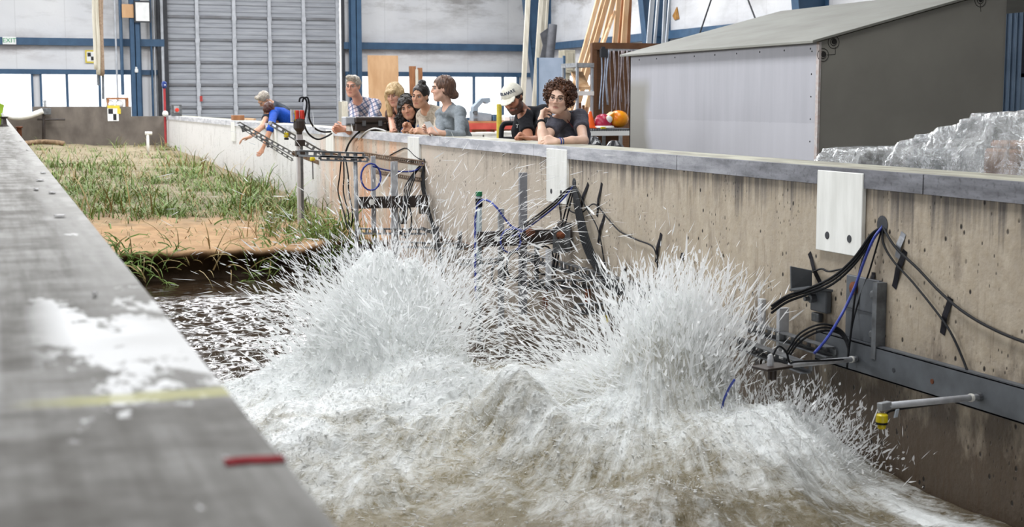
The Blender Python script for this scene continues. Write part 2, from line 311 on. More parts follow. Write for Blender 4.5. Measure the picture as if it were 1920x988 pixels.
# sectional rolling door: curtain slats, ribs and galvanised posts, each its own piece
door = empty('door_1', ((DX0 + DX1) / 2, YB, 0), kind='structure')
zt = [oY(470, v, YB)[2] for v in (216, 176, 133, 91, 50, 10, -31, -72)]; 
z0 = .02; pitch = .3075
k = 0; z = z0
slat = None
while z < 5.15:
    mb = MB(); h = pitch
    pr = [(0, 0), (.03, .03), (.03, .10), (.012, .125), (.03, .15), (.03, .22), (.0, .25), (-.0, h)]
    for (d0, h0), (d1, h1) in zip(pr[:-1], pr[1:]): mb.add([(DX0 + .08, YB - d0, z + h0), (DX1 - .08, YB - d0, z + h0), (DX1 - .08, YB - d1, z + h1), (DX0 + .08, YB - d1, z + h1)], [(0, 1, 2, 3)])
    mb.add([(DX0 + .08, YB + .06, z), (DX1 - .08, YB + .06, z), (DX1 - .08, YB + .06, z + h), (DX0 + .08, YB + .06, z + h)], [(3, 2, 1, 0)])
    mb.build('slat', M_DOORG, door); k += 1
    if k % 2 == 0: MB().box(DX0 + .08, DX1 - .08, YB - .055, YB, z + h - .035, z + h + .02).build('rib', M_DOORR, door)
    z += pitch
for u in (370, 439, 505, 569, 632):
    x = oY(u, 100, YB)[0]; MB().box(x - .045, x + .045, YB - .1, YB - .04, 0, 5.2).build('post', M_DOORP, door)
    for j in range(8): MB().box(x - .06, x + .06, YB - .115, YB - .1, j * .615 + .54, j * .615 + .66).build('hinge', M_DOORP, door)
for s, x in ((-1, DX0), (1, DX1)):
    MB().box(x - .03, x + .1 if s < 0 else x + .03, YB - .18, YB, 0, 5.2).build('guide_rail', M_DARK, door)
MB().box(oY(375, 184, YB)[0] - .02, oY(375, 184, YB)[0] + .05, YB - .13, YB - .115, oY(375, 190, YB)[2], oY(375, 180, YB)[2]).build('red_sticker', mk('red_sticker', 'c8453c', 'a23630', 20, .5), door)
# pipes and small columns beside the door
for i, (u, r, v1, m) in enumerate(((218, .025, 205, M_DOORP), (228, .045, 178, M_BLUE), (263, .03, 215, M_BLUE), (284, .03, 215, M_BLUE), (290, .02, 215, M_DOORP), (298, .05, 215, M_DARK), (305, .045, 215, M_DOORP))):
    p = oY(u, 100, YB - .5 if u < 240 else YB - .15); z0 = max(0, oY(u, v1, YB)[2]) if v1 < 210 else 0
    struct(MB().tube([(p[0], p[1], z0), (p[0], p[1], 8)], r, 8), 'trim_%d' % (30 + i), m)
# ---- the flume
b = MB().box(FX - .7, FX, -2, YE + .35, -2.0, WT - .006); struct(b, 'wall_flume_left', M_LCONC)
b = MB().box(FX - .72, FX + .004, -2, YE, WT - .006, WT); struct(b, 'trim_40', M_LTOP)
WTH = .36
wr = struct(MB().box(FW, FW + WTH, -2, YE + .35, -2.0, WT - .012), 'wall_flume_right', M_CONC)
struct(MB().box(FW + .022, FW + WTH, -2, YE, WT - .012, WT), 'trim_41', M_WTOP)
cap = empty('trim_42', (FW, 10, WT - .09), kind='structure')
yy = -2.0
while yy < YE:      # steel angle in lengths along the top inner corner
    y1 = min(yy + 2.44, YE)
    MB().box(FW - .018, FW + .01, yy + .004, y1 - .004, WT - .085, WT).box(FW - .0165, FW + .022, yy + .005, y1 - .005, WT - .01, WT + .002).build('steel_angle', M_CAP, cap); yy = y1
b = MB().box(-.469, FW + .36, YE, YE + .35, -2, WT - .02).box(oY(62, 200, YE)[0], oY(246, 200, YE)[0], YE, YE + .35, WT - .02, oY(150, 200, YE)[2]); struct(b, 'wall_flume_end', M_ENDC)
struct(MB().box(-.4, FW, -2, YE, -2.1, -2.0), 'trim_43', M_ENDC)
# white sheet panels set into the inner face
for i, yc in enumerate((5.98, 9.715, 13.52, 17.25, 21.0, 24.8)):
    z0 = .655 if i < 2 else .72
    tag(MB().box(FW - .024, FW - .0005, yc - .2, yc + .2, z0, WT - .02 if i else WT - .015).build('wall_panel', M_WPANEL, bevel=.003),
        ['white sheet panel with two rusty bolt holes under the grey cap, nearest the camera', 'white sheet panel beside the second cable hole, below the curly haired woman', 'narrow white sheet panel above the cable hole, below the woman in the grey sweater', 'white sheet panel on the wall below the clasped hands of the man in plaid', 'white panel on the whitewashed wall right of the bending pair', 'white panel on the whitewashed wall left of the bending pair'][i], 'panel', 'white sheet panels along the flume wall')
    if i < 2:
        for dy in (-.095, .1):
            MB().lathe([(.02, 0), (.018, .002)], (FW - .0245, yc - dy, .735), 10, (-1, 0, 0)).build('bolt_hole', M_DARK, bpy.data.objects['wall_panel' if i == 0 else 'wall_panel.001'])
# ================================================================== SAND BANK, GRASS, WATER, SPLASH
WZ = -.357
n = NT('beach_sand'); P = n.pos(); X_, Y_, Z_ = n.sep(P); a = n.noise(P, 3.2, 5, .6); g = n.noise(P, 160, 2); w2 = n.noise(n.pos((1, .6, 1)), 5, 4)
c = n.mix(n.ramp(a, .35, .65), 'a5835f', 'c29f78'); c = n.mix(n.math('MULTIPLY', n.ramp(n.math('ADD', Y_, n.ramp(w2, 0, 1, -2.5, 2.5)), 15.5, 18.5), .85), c, n.mix(n.ramp(w2, .4, .6), '918b76', '75715c'))
low_sand = n.ramp(n.math('ADD', Z_, n.ramp(a, 0, 1, -.05, .05)), -.06, -.14); c = n.mix(low_sand, c, '4b3b2a'); c = n.mix(n.ramp(g, .5, .75, 0, .35), c, '6f5b45')  # sand darker and smoother towards the foot of the bank
n.set(c, n.ramp(low_sand, 0, 1, .9, .55), 0, .25); n.bump(n.math('ADD', n.math('MULTIPLY', g, .3), n.noise(P, 14, 4)), .5, .02); M_SAND = n.m
def dune_z(x, y):
    x = np.asarray(x, float); y = np.asarray(y, float); t = np.clip((y - 14.2) / 20.6, 0, 1)
    z = -.05 + .40 * t ** .8 + .1 * t * (1 - x / 3.9) * 1.2
    z = z + .10 * (fbm(x * .9, y * .55, o=4, seed=3) - .5) * np.clip((y - 14) * .8, .25, 1) + .03 * (fbm(x * 5, y * 2.2, o=3, seed=9) - .5)
    return z
def lip_y(x):
    x = np.asarray(x, float); return 14.15 + .9 * (fbm(x * 1.5, x * 0 + 2.2, o=4, seed=21) - .5) + .5 * np.clip((x - 2.35) / 1.5, 0, 1) ** 1.4 + .25 * np.clip((.75 - x) / .5, 0, 1)
nx = 90; xs = np.linspace(FX + .002, FW - .002, nx)
prof = [(-.35, -.75), (-.05, -.52), (.10, -.40), (.16, -.34), (.21, -.27), (.22, -.2), (.19, -.15), (.12, -.1), (.04, -.065), (-.01, -.04), (.0, -.012), (.04, 0)]
rows = []
for dy, dz in prof:
    ly = lip_y(xs); rg = .13 * (fbm(xs * 7, xs * 0 + dz * 20, o=3, seed=4) - .5)
    zl = dune_z(xs, ly + .05); bot = np.minimum(zl + dz * 1.05, zl)
    rows.append(np.stack([xs, ly + dy + rg * (1 if dz < -.02 else .3), bot], 1))
for s in np.concatenate([np.linspace(.08, 3, 60), np.linspace(3.06, 21, 120)]):
    y = np.minimum(lip_y(xs) + s, YE - .002); rows.append(np.stack([xs, y, dune_z(xs, y)], 1))
struct_b = MB().grid(rows); dune = struct_b.build('sand_bank', M_SAND, smooth=True, label='bank of pale beach sand with an undercut front edge above the water', cat='sand bank', kind='stuff')
# ---- grass: tufts of bent blades, each tuft a thing
n = NT('beach_grass'); at = n.new('ShaderNodeAttribute'); at.attribute_name = 'tint'; f = n.noise(n.pos(), 9, 3)
n.set(n.mix(n.ramp(f, .4, .7, 0, .35), at.outputs[0], 'a9a06a'), .5, 0, .3); n.b.inputs['Transmission Weight'].default_value = 0
n.t.links.new(at.outputs[0], n.b.inputs['Base Color'])
M_GRASS = n.m
def blades(R, nb, spread, L0, L1, droop, dry=.1, wid=.0058, seg=5):
    V = []; Fq = []; C = []
    for i in range(nb):
        az = R.rand() * 6.283; L = L0 + (L1 - L0) * R.rand(); lean = .15 + .6 * R.rand(); p = np.array([R.randn() * spread, R.randn() * spread, -.02])
        ang = math.pi / 2 - lean * .6; sd = np.array([-math.sin(az), math.cos(az), 0]); k = len(V)
        g = R.rand(); base = np.array([.075 + .10 * g, .15 + .14 * g, .028 + .03 * g]) if R.rand() > dry else np.array([.36, .25, .11]) * (.6 + .5 * R.rand())
        w = wid * (.6 + .8 * R.rand())
        for j in range(seg + 1):
            t = j / seg; ww = w * (1 - t ** 1.8) + .0006; V += [p - sd * ww, p + sd * ww]; cc = base * (1 - .35 * t) + np.array([.30, .30, .09]) * .35 * t; C += [cc, cc]
            ang -= droop * (.5 + lean) * (.4 + 1.2 * t) / seg * 2; d = np.array([math.cos(az) * math.cos(ang), math.sin(az) * math.cos(ang), math.sin(ang)]); p = p + d * L / seg
            if p[2] < .0 and j > 0: p[2] = .004 + .004 * R.rand()
        for j in range(seg): Fq.append((k + 2 * j, k + 2 * j + 1, k + 2 * j + 3, k + 2 * j + 2))
    return np.array(V), np.array(Fq), np.array(C)
TUFT = []
R = np.random.RandomState(5)
for i in range(9):
    V, Fq, C = blades(R, [26, 34, 20, 30, 40, 16, 24, 30, 14][i], .07 + .03 * (i % 3), .15, .42 + .08 * (i % 3), [1.2, 1.7, .8, 2.1, 1.5, .9, 2.3, 1.0, .5][i], dry=.9 if i in (5, 8) else .12)
    me = bpy.data.meshes.new('grass_tuft'); me.from_pydata(V.tolist(), [], Fq.tolist()); me.update(); setcol(me, C); me.materials.append(M_GRASS); TUFT.append(me)
def tuft(k, x, y, z=None, s=1, rot=None, tilt=(0, 0), **tags):
    o = bpy.data.objects.new('grass_tuft', TUFT[k]); COL.objects.link(o); o.location = (x, y, float(dune_z(x, y)) if z is None else z)
    o.rotation_euler = (tilt[0], tilt[1], R.rand() * 6.28 if rot is None else rot); o.scale = (s, s, s); tag(o, **tags); return o
# density follows the photograph: a green belt across the middle, thinner on the bare front and at the far end
cnt = 0
for i in range(2600):
    x = FX + .3 + R.rand() * (FW - FX - .6); y = 14.35 + 20 * R.rand() ** 1.25
    belt = math.exp(-((y - 18.3 + .6 * (x - 2)) / 2.2) ** 2) + .5 * math.exp(-((y - 23) / 4) ** 2) + .12 + (.3 if y < 16 and x > 2.7 else 0) + (.8 if y < 15.6 and x > 2.9 else 0)
    if y < 16.4 and x < 2.7: belt *= .12
    if R.rand() > belt * (.25 + 1.3 * float(vn(x * 1.7, y * .9, seed=31))): continue
    k = R.choice([0, 1, 2, 3, 4, 6, 7, 5, 8], p=[.15, .15, .12, .15, .1, .12, .11, .06, .04]); dryk = k in (5, 8)
    tuft(k, x, y, s=(.6 + .5 * R.rand() + .5 * (R.rand() > .85)) * (.8 if y < 16 else 1), label='dry straw coloured tuft of beach grass on the sand bank' if dryk else 'green tuft of beach grass growing on the sand bank', cat='grass', group='dry grass tufts on the sand bank' if dryk else 'green grass tufts on the sand bank'); cnt += 1
    if cnt >= 300: break
# tufts that hang over the undercut edge
for i, (u, v, k, s) in enumerate(((215, 478, 3, 1.1), (240, 492, 6, 1.2), (268, 505, 1, 1.0), (330, 470, 6, .9), (385, 485, 5, 1.1), (505, 485, 3, 1.2), (545, 470, 1, 1.2), (590, 470, 4, 1.2), (620, 480, 0, 1.1), (570, 510, 6, 1.2), (480, 520, 2, 1.0), (635, 440, 4, 1.1))):
    p = oY(u, v, float(lip_y(np.clip(u / 170., .5, 3.6))) + .02); tuft(k, p[0], p[1], p[2], s, tilt=(.9, 0), rot=0, label='green grass clump hanging over the dark undercut edge of the sand bank', cat='grass', group='grass clumps hanging over the bank edge')
V, Fq, C = [], [], []; k = 0                      # loose single blades and litter between the tufts
for i in range(900):
    x = FX + .4 + R.rand() * (FW - FX - .8); y = 14.3 + 20 * R.rand() ** 1.2; a, b_, c_ = blades(R, 1, .01, .12, .4, 2.6, .45, .005, 4)
    V.append(a + np.array([x, y, float(dune_z(x, y)) + .01])); Fq.append(b_ + k); C.append(c_); k += len(a)
go = npmesh('loose_grass', np.vstack(V), np.vstack(Fq), M_GRASS, label='thin loose blades of grass and straw strewn over the sand', cat='grass', kind='stuff'); setcol(go.data, np.vstack(C))
# dark rippled line of driftwood and litter at the far end of the bank
M_DRIFT = mk('driftwood', '9c8468', '6f5a44', 18, .8, bump=.4)
p0, p1 = oZ(55, 283, .5), oZ(125, 281, .5)
tag(MB().tube(spline([(p0[0], 33.6, .47), (p0[0] + .35, 33.7, .5), (p0[0] + .7, 33.5, .49), (p1[0] + .2, 33.65, .46)]), [.06] * 12 + [.05] * 13 if False else .055, 8).build('driftwood', M_DRIFT, smooth=True), 'brown driftwood log lying at the foot of the grey end wall', 'log')
for i, (u0, u1, v) in enumerate(((160, 215, 278), (205, 238, 276), (212, 246, 279))):
    q0, q1 = oY(u0, v, 34.2), oY(u1, v - 1, 34.4)
    tag(MB().bar(q0, q1, .05, .025).build('loose_slat', mk('weathered_slat%d' % i, 'b9b3a8', '8d877c', 12, .7)), ['long grey slat lying on the sand below the checkered target', 'middle short grey slat on the sand by the end wall', 'rightmost short grey slat on the sand by the end wall'][i], 'slat', 'grey slats on the sand')
# ---- water: calm rippled pool in front of the bank, breaking wave near the camera
n = NT('silty_water'); at = n.new('ShaderNodeAttribute'); at.attribute_name = 'tint'; fa = n.new('ShaderNodeAttribute'); fa.attribute_name = 'flow'; P = n.pos()
mp = n.new('ShaderNodeMapping'); n.put(mp.inputs[0], fa.outputs['Vector']); mp.inputs['Scale'].default_value = (22, 2.6, 1); st = n.noise(mp.outputs[0], 1.0, 6, .68, .9)     # streaks that run out from the plumes
st2 = n.noise(n.pos((1, 1.3, 1)), 26, 5, .65, 1.0); sw = n.noise(P, 3.0, 4, .6, 1.0); veins = n.ramp(n.math('ABSOLUTE', n.math('SUBTRACT', st2, .5)), .0, .035, 1, 0)
R_, G_, B_ = n.sep(at.outputs[0])                    # R = aeration, G = silt, B = calm
foam = n.ramp(n.math('ADD', R_, n.math('ADD', n.ramp(st, .3, .7, -.26, .26), n.math('ADD', n.ramp(st2, .3, .7, -.12, .12), n.ramp(sw, .3, .7, -.24, .24)))), .15, .86)
c = n.mix(G_, '3a2e22', '978d6e'); c = n.mix(foam, c, 'e6e9e7'); c = n.mix(n.math('MULTIPLY', veins, n.math('MULTIPLY', R_, .6)), c, 'f6f7f6')
n.set(c, n.ramp(foam, 0, 1, .06, .3), 0, .5); n.b.inputs['IOR'].default_value = 1.33
hb = n.math('ADD', n.math('MULTIPLY', st, 1.0), n.math('MULTIPLY', st2, .6)); hb = n.math('MULTIPLY', hb, n.ramp(B_, 0, 1, 1, .1)); n.bump(hb, .55, .025); M_WATER = n.m
# plume centres found by sighting their tops at a measured distance
PA = oY(742, 560, 7.75); PB = oY(1258, 580, 6.45); PC = oY(965, 690, 6.3); PL = oY(480, 690, 7.6); PA2 = oY(665, 610, 7.7); PR = oY(1150, 650, 6.9); PD = oY(1480, 690, 5.95)
HUMPS = [(PA, .36, .32, .54), (oY(690, 600, 7.9), .12, .14, .10), (oY(800, 590, 7.7), .12, .14, .25), (PA2, .34, .32, .36), (PL, .30, .4, .16), (PB, .27, .26, .62), (oY(1325, 560, 6.5), .12, .14, .36), (PC, .18, .2, .30), (PR, .34, .34, .26), (PD, .24, .3, .16), (oY(840, 690, 7.0), .36, .35, .22), (oY(1080, 780, 6.2), .5, .35, .16), (oY(700, 800, 6.6), .5, .4, .2), (oY(560, 830, 6.2), .3, .3, .14), (oY(1400, 780, 5.7), .4, .35, .22), (oY(1250, 900, 5.2), .4, .3, .12)]
def water_h(x, y):
    calm = np.clip((y - 8.35 - .35 * (fbm(x * 1.5, y, o=3, seed=8) - .5)) / .7, 0, 1); calm = calm * calm * (3 - 2 * calm)
    gx = x + .12 * (fbm(x * 4, y * 4, o=3, seed=41) - .5); gy = y + .12 * (fbm(x * 4, y * 4, o=3, seed=42) - .5)
    h = 0; aer = 0; fu = 0; fv = 0; fw = 1e-6
    for (c0, rx, ry, hh) in HUMPS:
        g = np.exp(-((gx - c0[0]) / rx) ** 2 - ((gy - c0[1]) / ry) ** 2); h = h + hh * g; aer = np.maximum(aer, g)
    swell = np.exp(-((gy - 7.0) / 1.0) ** 2) * .13 * (1 - .6 * np.clip((x - 3.1) / .7, 0, 1)); h = h + swell
    u, v = flow(x, y); ridg = fbm(u * 9, v * 2.0, o=3, seed=19, ridge=True) - .5
    rough = (1 - calm) * (.5 + .5 * np.clip(h * 4, 0, 1)) * np.clip((4.05 - x) / .5, .35, 1)
    h = h + rough * (.17 * (fbm(gx * 3.2, gy * 3.2, o=4, seed=13, gain=.5) - .5) + .065 * ridg + .04 * (fbm(gx * 9 + 3, gy * 9, o=3, seed=14, ridge=True) - .5) + .018 * (fbm(gx * 24, gy * 24, o=2, seed=15) - .5))
    rip = calm * (.07 * (fbm(x * 2.4, y * 4.6, o=4, seed=16, gain=.6) - .5) + .034 * (fbm(x * 7, y * 13, o=3, seed=17, ridge=True) - .5)) * np.clip((13.8 - y) / 2.2, .12, 1)
    return WZ + h + rip, aer, calm
def flow(x, y):
    """polar coordinates about whichever plume is nearer, blended"""
    a1 = np.arctan2(y - PA[1] - .2, x - PA[0]); r1 = np.hypot(x - PA[0], y - PA[1]); a2 = np.arctan2(y - PB[1] - .2, x - PB[0]); r2 = np.hypot(x - PB[0], y - PB[1]); w = 1 / (1 + np.exp(-(r1 - r2) * 6)); return a1 * (1 - w) + a2 * w, r1 * (1 - w) + r2 * w
def grid_water(x, y):
    X, Y = np.meshgrid(x, y); Z, A, Cm = water_h(X, Y); a, b = X.shape; V = np.stack([X, Y, Z], -1).reshape(-1, 3); idx = np.arange(a * b).reshape(a, b)
    Fq = np.stack([idx[:-1, :-1], idx[:-1, 1:], idx[1:, 1:], idx[1:, :-1]], -1).reshape(-1, 4)
    near = np.clip((Y - 5.05) / 1.9, 0, 1); aer = np.clip(.0 + .55 * A ** .6 * (.35 + .65 * near) + .60 * near ** 1.3 + .5 * (fbm(X * 2.2, Y * 2.2, o=3, seed=51) - .5), 0, 1) * (1 - Cm)
    aer = np.maximum(aer, .95 * np.exp(-((X - PD[0] + .1) / .75) ** 2 - ((Y - PD[1] + .1) / .7) ** 2)); aer = np.maximum(aer, .8 * np.exp(-((X - 3.66) / .12) ** 2) * (Y < 6)); aer = aer * np.clip((4.0 - X) / .2, .35, 1) * np.clip((X + 1.1) / 1.6, .6, 1)
    silt = np.clip(1 - Cm * 1.0, 0, 1) * (.42 + .58 * near) * np.clip((4.05 - X) / .45, .25, 1); u, v = flow(X, Y)
    return V, Fq, np.stack([aer, silt, Cm], -1).reshape(-1, 3), np.stack([u, v, u * 0], -1).reshape(-1, 3)
ys = np.concatenate([np.arange(3.6, 9.2, .0125), np.arange(9.2, 14.9, .028)])
V, Fq, C, FL = grid_water(np.linspace(FX + .002, FW - .002, 290), ys)
wo = npmesh('water', V, Fq, M_WATER, smooth=True, label='churning silty water filling the flume, calm and rippled near the sand bank', cat='water', kind='stuff'); setcol(wo.data, C)
fa_ = wo.data.attributes.new('flow', 'FLOAT_VECTOR', 'POINT'); fa_.data.foreach_set('vector', FL.astype(np.float32).ravel())
# ---- spray: elongated drops and ligaments thrown out of the plumes
n = NT('white_spray'); df = n.new('ShaderNodeBsdfDiffuse'); df.inputs[0].default_value = (.97, .98, .98, 1); tr = n.new('ShaderNodeBsdfTranslucent'); tr.inputs[0].default_value = (.97, .98, .98, 1); gl = n.new('ShaderNodeBsdfGlossy'); gl.inputs['Roughness'].default_value = .25; tp = n.new('ShaderNodeBsdfTransparent')
def mixs(f, a, b): m = n.new('ShaderNodeMixShader'); m.inputs[0].default_value = f; n.t.links.new(a.outputs[0], m.inputs[1]); n.t.links.new(b.outputs[0], m.inputs[2]); return m
n.t.links.new(mixs(.18, mixs(.06, mixs(.5, df, tr), gl), tp).outputs[0], n.out.inputs[0]); M_SPRAY = n.m
def drops(Pn, D, L, W):
    """octahedral drops: centres, unit directions, half lengths, half widths"""
    Pn = np.asarray(Pn); N = len(Pn); D = D / np.linalg.norm(D, axis=1, keepdims=True); a = np.cross(D, RS.randn(N, 3)); a /= np.linalg.norm(a, axis=1, keepdims=True); b = np.cross(D, a)
    L = L[:, None]; W = W[:, None]; sk = (RS.rand(N, 1) - .5) * .8; m = Pn + D * L * sk
    bend = b * W * (.3 + .6 * RS.rand(N, 1)); k1 = -.35 - .25 * RS.rand(N, 1); k2 = .25 + .3 * RS.rand(N, 1); w2 = .45 + .5 * RS.rand(N, 1)   # a curled tapering ribbon of water
    V = np.stack([Pn - D * L, Pn + D * L * k1 + a * W + bend, Pn + D * L * k1 - a * W - bend * .3, Pn + D * L * k2 + a * W * w2 + bend * .6, Pn + D * L * k2 - a * W * w2 + bend * .2, Pn + D * L + bend * .5], 1).reshape(-1, 3)
    f = np.array([(0, 2, 1), (1, 2, 4), (1, 4, 3), (3, 4, 5)])
    return V, (f[None] + (np.arange(N) * 6)[:, None, None]).reshape(-1, 3)
def burst(O, N, r0, r1, pw, cone, L, W, up=1.0, bias=(0, 0, 0), jets=26, js=.15, grav=.12, osp=.12):
    """drops flying out of O in separate jets; r in r0..r1, cone = spread of the jets"""
    jd = RS.randn(jets, 3) * np.array([cone, cone, cone * .6]) + np.array([0, 0, up]) + np.array(bias); jd[:, 2] = np.abs(jd[:, 2]) + .05; jd /= np.linalg.norm(jd, axis=1, keepdims=True); jr = .55 + .75 * RS.rand(jets); jw = RS.rand(jets) ** 1.5 + .1; k = RS.choice(jets, N, p=jw / jw.sum())
    d = jd[k] + RS.randn(N, 3) * (js * (.4 + 1.2 * RS.rand(jets)))[k][:, None]; d /= np.linalg.norm(d, axis=1, keepdims=True); d[:, 2] = np.abs(d[:, 2])
    r = (r0 + (r1 - r0) * RS.rand(N) ** pw) * jr[k]; P = np.array(O) + RS.randn(N, 3) * np.array([osp, osp, .03]) + d * r[:, None]; P[:, 2] -= grav * (r ** 2); v = d.copy(); v[:, 2] -= 3.2 * grav * r; v += RS.randn(N, 3) * .15
    l = L[0] + (L[1] - L[0]) * RS.rand(N) ** 2; w = .62 * (W[0] + (W[1] - W[0]) * RS.rand(N) ** 1.8); return P, v, l, w
def keep(b, X1=FW - .03):
    P = b[0]; k = (P[:, 0] < X1) & (P[:, 0] > FX + .06) & (P[:, 2] > WZ); return [q[k] for q in b]
def spray(name, label, bs):
    bs = [keep(b) for b in bs]; P, D, L, W = [np.concatenate([b[i] for b in bs]) for i in range(4)]; V, Fq = drops(P, D, L, W)
    return npmesh(name, V, Fq, M_SPRAY, label=label, cat='splash', kind='stuff', smooth=True)
OA = np.array([PA[0], PA[1], -.22]); OB = np.array([PB[0] + .03, PB[1], -.25]); OA2 = np.array([PA2[0], PA2[1], -.3]); OR = np.array([PR[0], PR[1], -.33]); OD = np.array([PD[0], PD[1], -.33]); OC = np.array([PC[0], PC[1], -.3]); OL = np.array([PL[0], PL[1], -.35])
spray('splash_plume', 'tall white plume of spray rising in the middle of the flume', [
    burst(OA, 3200, .2, .8, .9, .46, (.03, .11), (.004, .014), jets=50), burst(OA, 7600, .25, .84, .8, .45, (.012, .05), (.003, .012), jets=60), burst(OA2, 600, .1, .45, .8, .6, (.03, .09), (.008, .02), bias=(-.3, 0, 0)), burst(OA2, 4200, .15, .52, .8, .5, (.01, .04), (.003, .011), bias=(-.15, 0, 0), jets=40),
    burst(OA, 3400, .5, 1.15, 1.3, .55, (.01, .06), (.002, .008), bias=(-.25, 0, 0), jets=40), burst(OA, 2100, .5, 1.55, 1.3, .35, (.015, .085), (.0016, .005), bias=(.55, 0, 0), jets=40, js=.1),
    burst(OA, 420, .8, 2.1, 1.2, .6, (.02, .07), (.002, .0055), bias=(-.4, 0, 0), jets=90), burst(oY(840, 690, 7.0) * np.array([1, 1, 0]) + np.array([0, 0, -.3]), 4500, .1, .42, .9, .9, (.008, .035), (.002, .008), jets=40), burst(OL, 4000, .06, .3, .9, .9, (.006, .03), (.002, .007), jets=40, osp=.25)])
spray('splash_plume', 'white plume of spray thrown up against the concrete wall on the right', [
    burst(OB, 2400, .2, .8, .8, .2, (.03, .11), (.004, .013), jets=40), burst(OB, 6200, .25, .80, .75, .21, (.012, .05), (.003, .012), jets=50), burst(OB, 2300, .35, 1.3, 1.1, .4, (.015, .06), (.0022, .009), bias=(-1.1, .25, -.1), jets=50),
    burst(OR, 500, .1, .42, .8, .7, (.03, .09), (.008, .018), bias=(-.3, 0, 0)), burst(OR, 4600, .12, .42, .9, .8, (.01, .04), (.003, .010), bias=(-.3, 0, 0), jets=40), burst(OR, 1300, .4, 1.1, 1.2, .5, (.015, .06), (.0025, .009), bias=(-.8, .3, 0), jets=50), burst(OD, 8320, .06, .36, .9, .6, (.008, .035), (.002, .010), bias=(.15, -.3, 0), jets=60, osp=.26), burst(OC, 5000, .05, .3, .8, .35, (.008, .03), (.002, .007), jets=30, osp=.06)])
N = 60000; x = FX + .1 + RS.rand(N) * (FW - FX - .25); y = 4.6 + 3.9 * RS.rand(N) ** .7; h, a_, cm = water_h(x, y); u, v = flow(x, y)
kk = RS.rand(N) < (.22 + .78 * a_) * (1 - cm) * np.clip((y - 4.8) / 1.7, .1, 1) * np.clip((4 - x) / .4, .2, 1); fl = np.stack([np.cos(u) + .4 * RS.randn(N), np.sin(u) + .4 * RS.randn(N), np.abs(RS.randn(N)) * .3 + .1], 1)
P3 = np.stack([x, y, h + .006], 1)[kk]; V, Fq = drops(P3, fl[kk], .006 + .032 * RS.rand(kk.sum()) ** 2, .0015 + .005 * RS.rand(kk.sum()) ** 2)
npmesh('foam_flecks', V, Fq, M_SPRAY, label='white flecks of foam skimming over the breaking wave', cat='foam', kind='stuff', smooth=True)
# ================================================================== INSTRUMENTS ON THE FLUME WALL
M_GALV = mk('galvanised_strut', 'a9acaf', '86898c', 16, .45, metal=.15)
M_LGALV = mk('aluminium_post', 'c2c4c8', 'a6a8ac', 14, .45, metal=.1)
M_DKST = mk('dark_steel', '6a6d70', '4b4c4e', 14, .5, metal=.15)
M_RUSTY = mk('rusty_strut', '8c7a68', '5f4838', 20, .7, metal=.2, bump=.2)
M_BLKPL = mk('black_plate', '2b2624', '3a302b', 12, .45)
M_BLKRUB = mk('black_rubber', '16171a', '1e1f22', 30, .6, spec=.2)
M_BLKTAPE = mk('black_tape', '131217', '1d1b22', 25, .65, spec=.15)
M_GREYTAPE = mk('grey_tape', '8e9196', '77797e', 25, .4)
M_BLUEC = mk('blue_cable', '27347e', '33449c', 30, .4)
M_WHITEC = mk('white_cable', 'd5d5d3', 'c2c2c0', 30, .45)
M_YEL = mk('yellow_plastic', 'd8c512', 'c4ae10', 20, .4)
M_RED = mk('red_plastic', 'cf3a2c', 'b8301f', 20, .4)
M_GREEN = mk('green_cap', '1f7a4c', '19663f', 20, .45)
M_GSTEEL = mk('grey_painted_steel', '5d6166', '4b4e52', 6, .5, metal=.15, bump=.15)
M_ORUST = mk('orange_rust', '7a4426', '4f2d1b', 24, .85, bump=.3)
M_PVC = mk('white_pvc', 'e6e5df', 'd4d2ca', 9, .45)
XW = FW - .0
def slotted(a, b, w, h, name, mat, parent, pitch=.075):
    """slotted strut: two rails, spacers between open slots, and turned-back lips"""
    a, b = np.array(a, float), np.array(b, float); d = b - a; L = np.linalg.norm(d); d /= L; up = np.array([0, 0, 1.0]); up = up - d * (up @ d); up /= np.linalg.norm(up); sd = np.cross(d, up); mb = MB()
    for s in (-1, 1):
        mb.bar(a + up * s * h * .36, b + up * s * h * .36, .004, h * .28, up); mb.bar(a + up * s * h * .48 + sd * w / 2, b + up * s * h * .48 + sd * w / 2, w, .004, up)
    n = max(2, int(L / pitch))
    for i in range(n + 1):
        c = a + d * (L * i / n); mb.obox(c, d * pitch * .2, sd * .002, up * h * .24)
    return mb.build(name, mat, parent)
def frame(name, loc, label, cat='frame', group=None): return empty(name, loc, label=label, cat=cat, group=group)
# --- booms that reach over the sand from the far part of the wall
def PY(Y): return lambda u, v: oY(u, v, Y)
q = PY(18.0); f1 = frame('slotted_boom', q(560, 300), 'pair of slotted steel rails sloping over the sand beside the bending pair')
slotted(q(447, 231), q(552, 291), .03, .05, 'slotted_rail', M_GALV, f1); slotted(q(452, 238), q(548, 300), .03, .035, 'slotted_rail', M_GALV, f1)
MB().bar(q(455, 236), q(458, 247), .03, .05).build('clamp', M_DKST, f1); MB().bar(q(500, 262), q(503, 276), .05, .03).build('clamp', M_DKST, f1); MB().bar(q(548, 286), q(600, 306), .04, .05).build('bracket', M_RUSTY, f1)
q = PY(16.6); f1 = frame('slotted_boom', q(615, 292), 'single slotted steel rail sloping down to the right behind the red topped post')
slotted(q(508, 232), q(610, 291), .03, .06, 'slotted_rail', M_GALV, f1); MB().lathe([(.02, 0), (.026, .008), (.026, .02), (.02, .028)], q(507, 231), 10, -cF).build('end_disc', M_LGALV, f1)
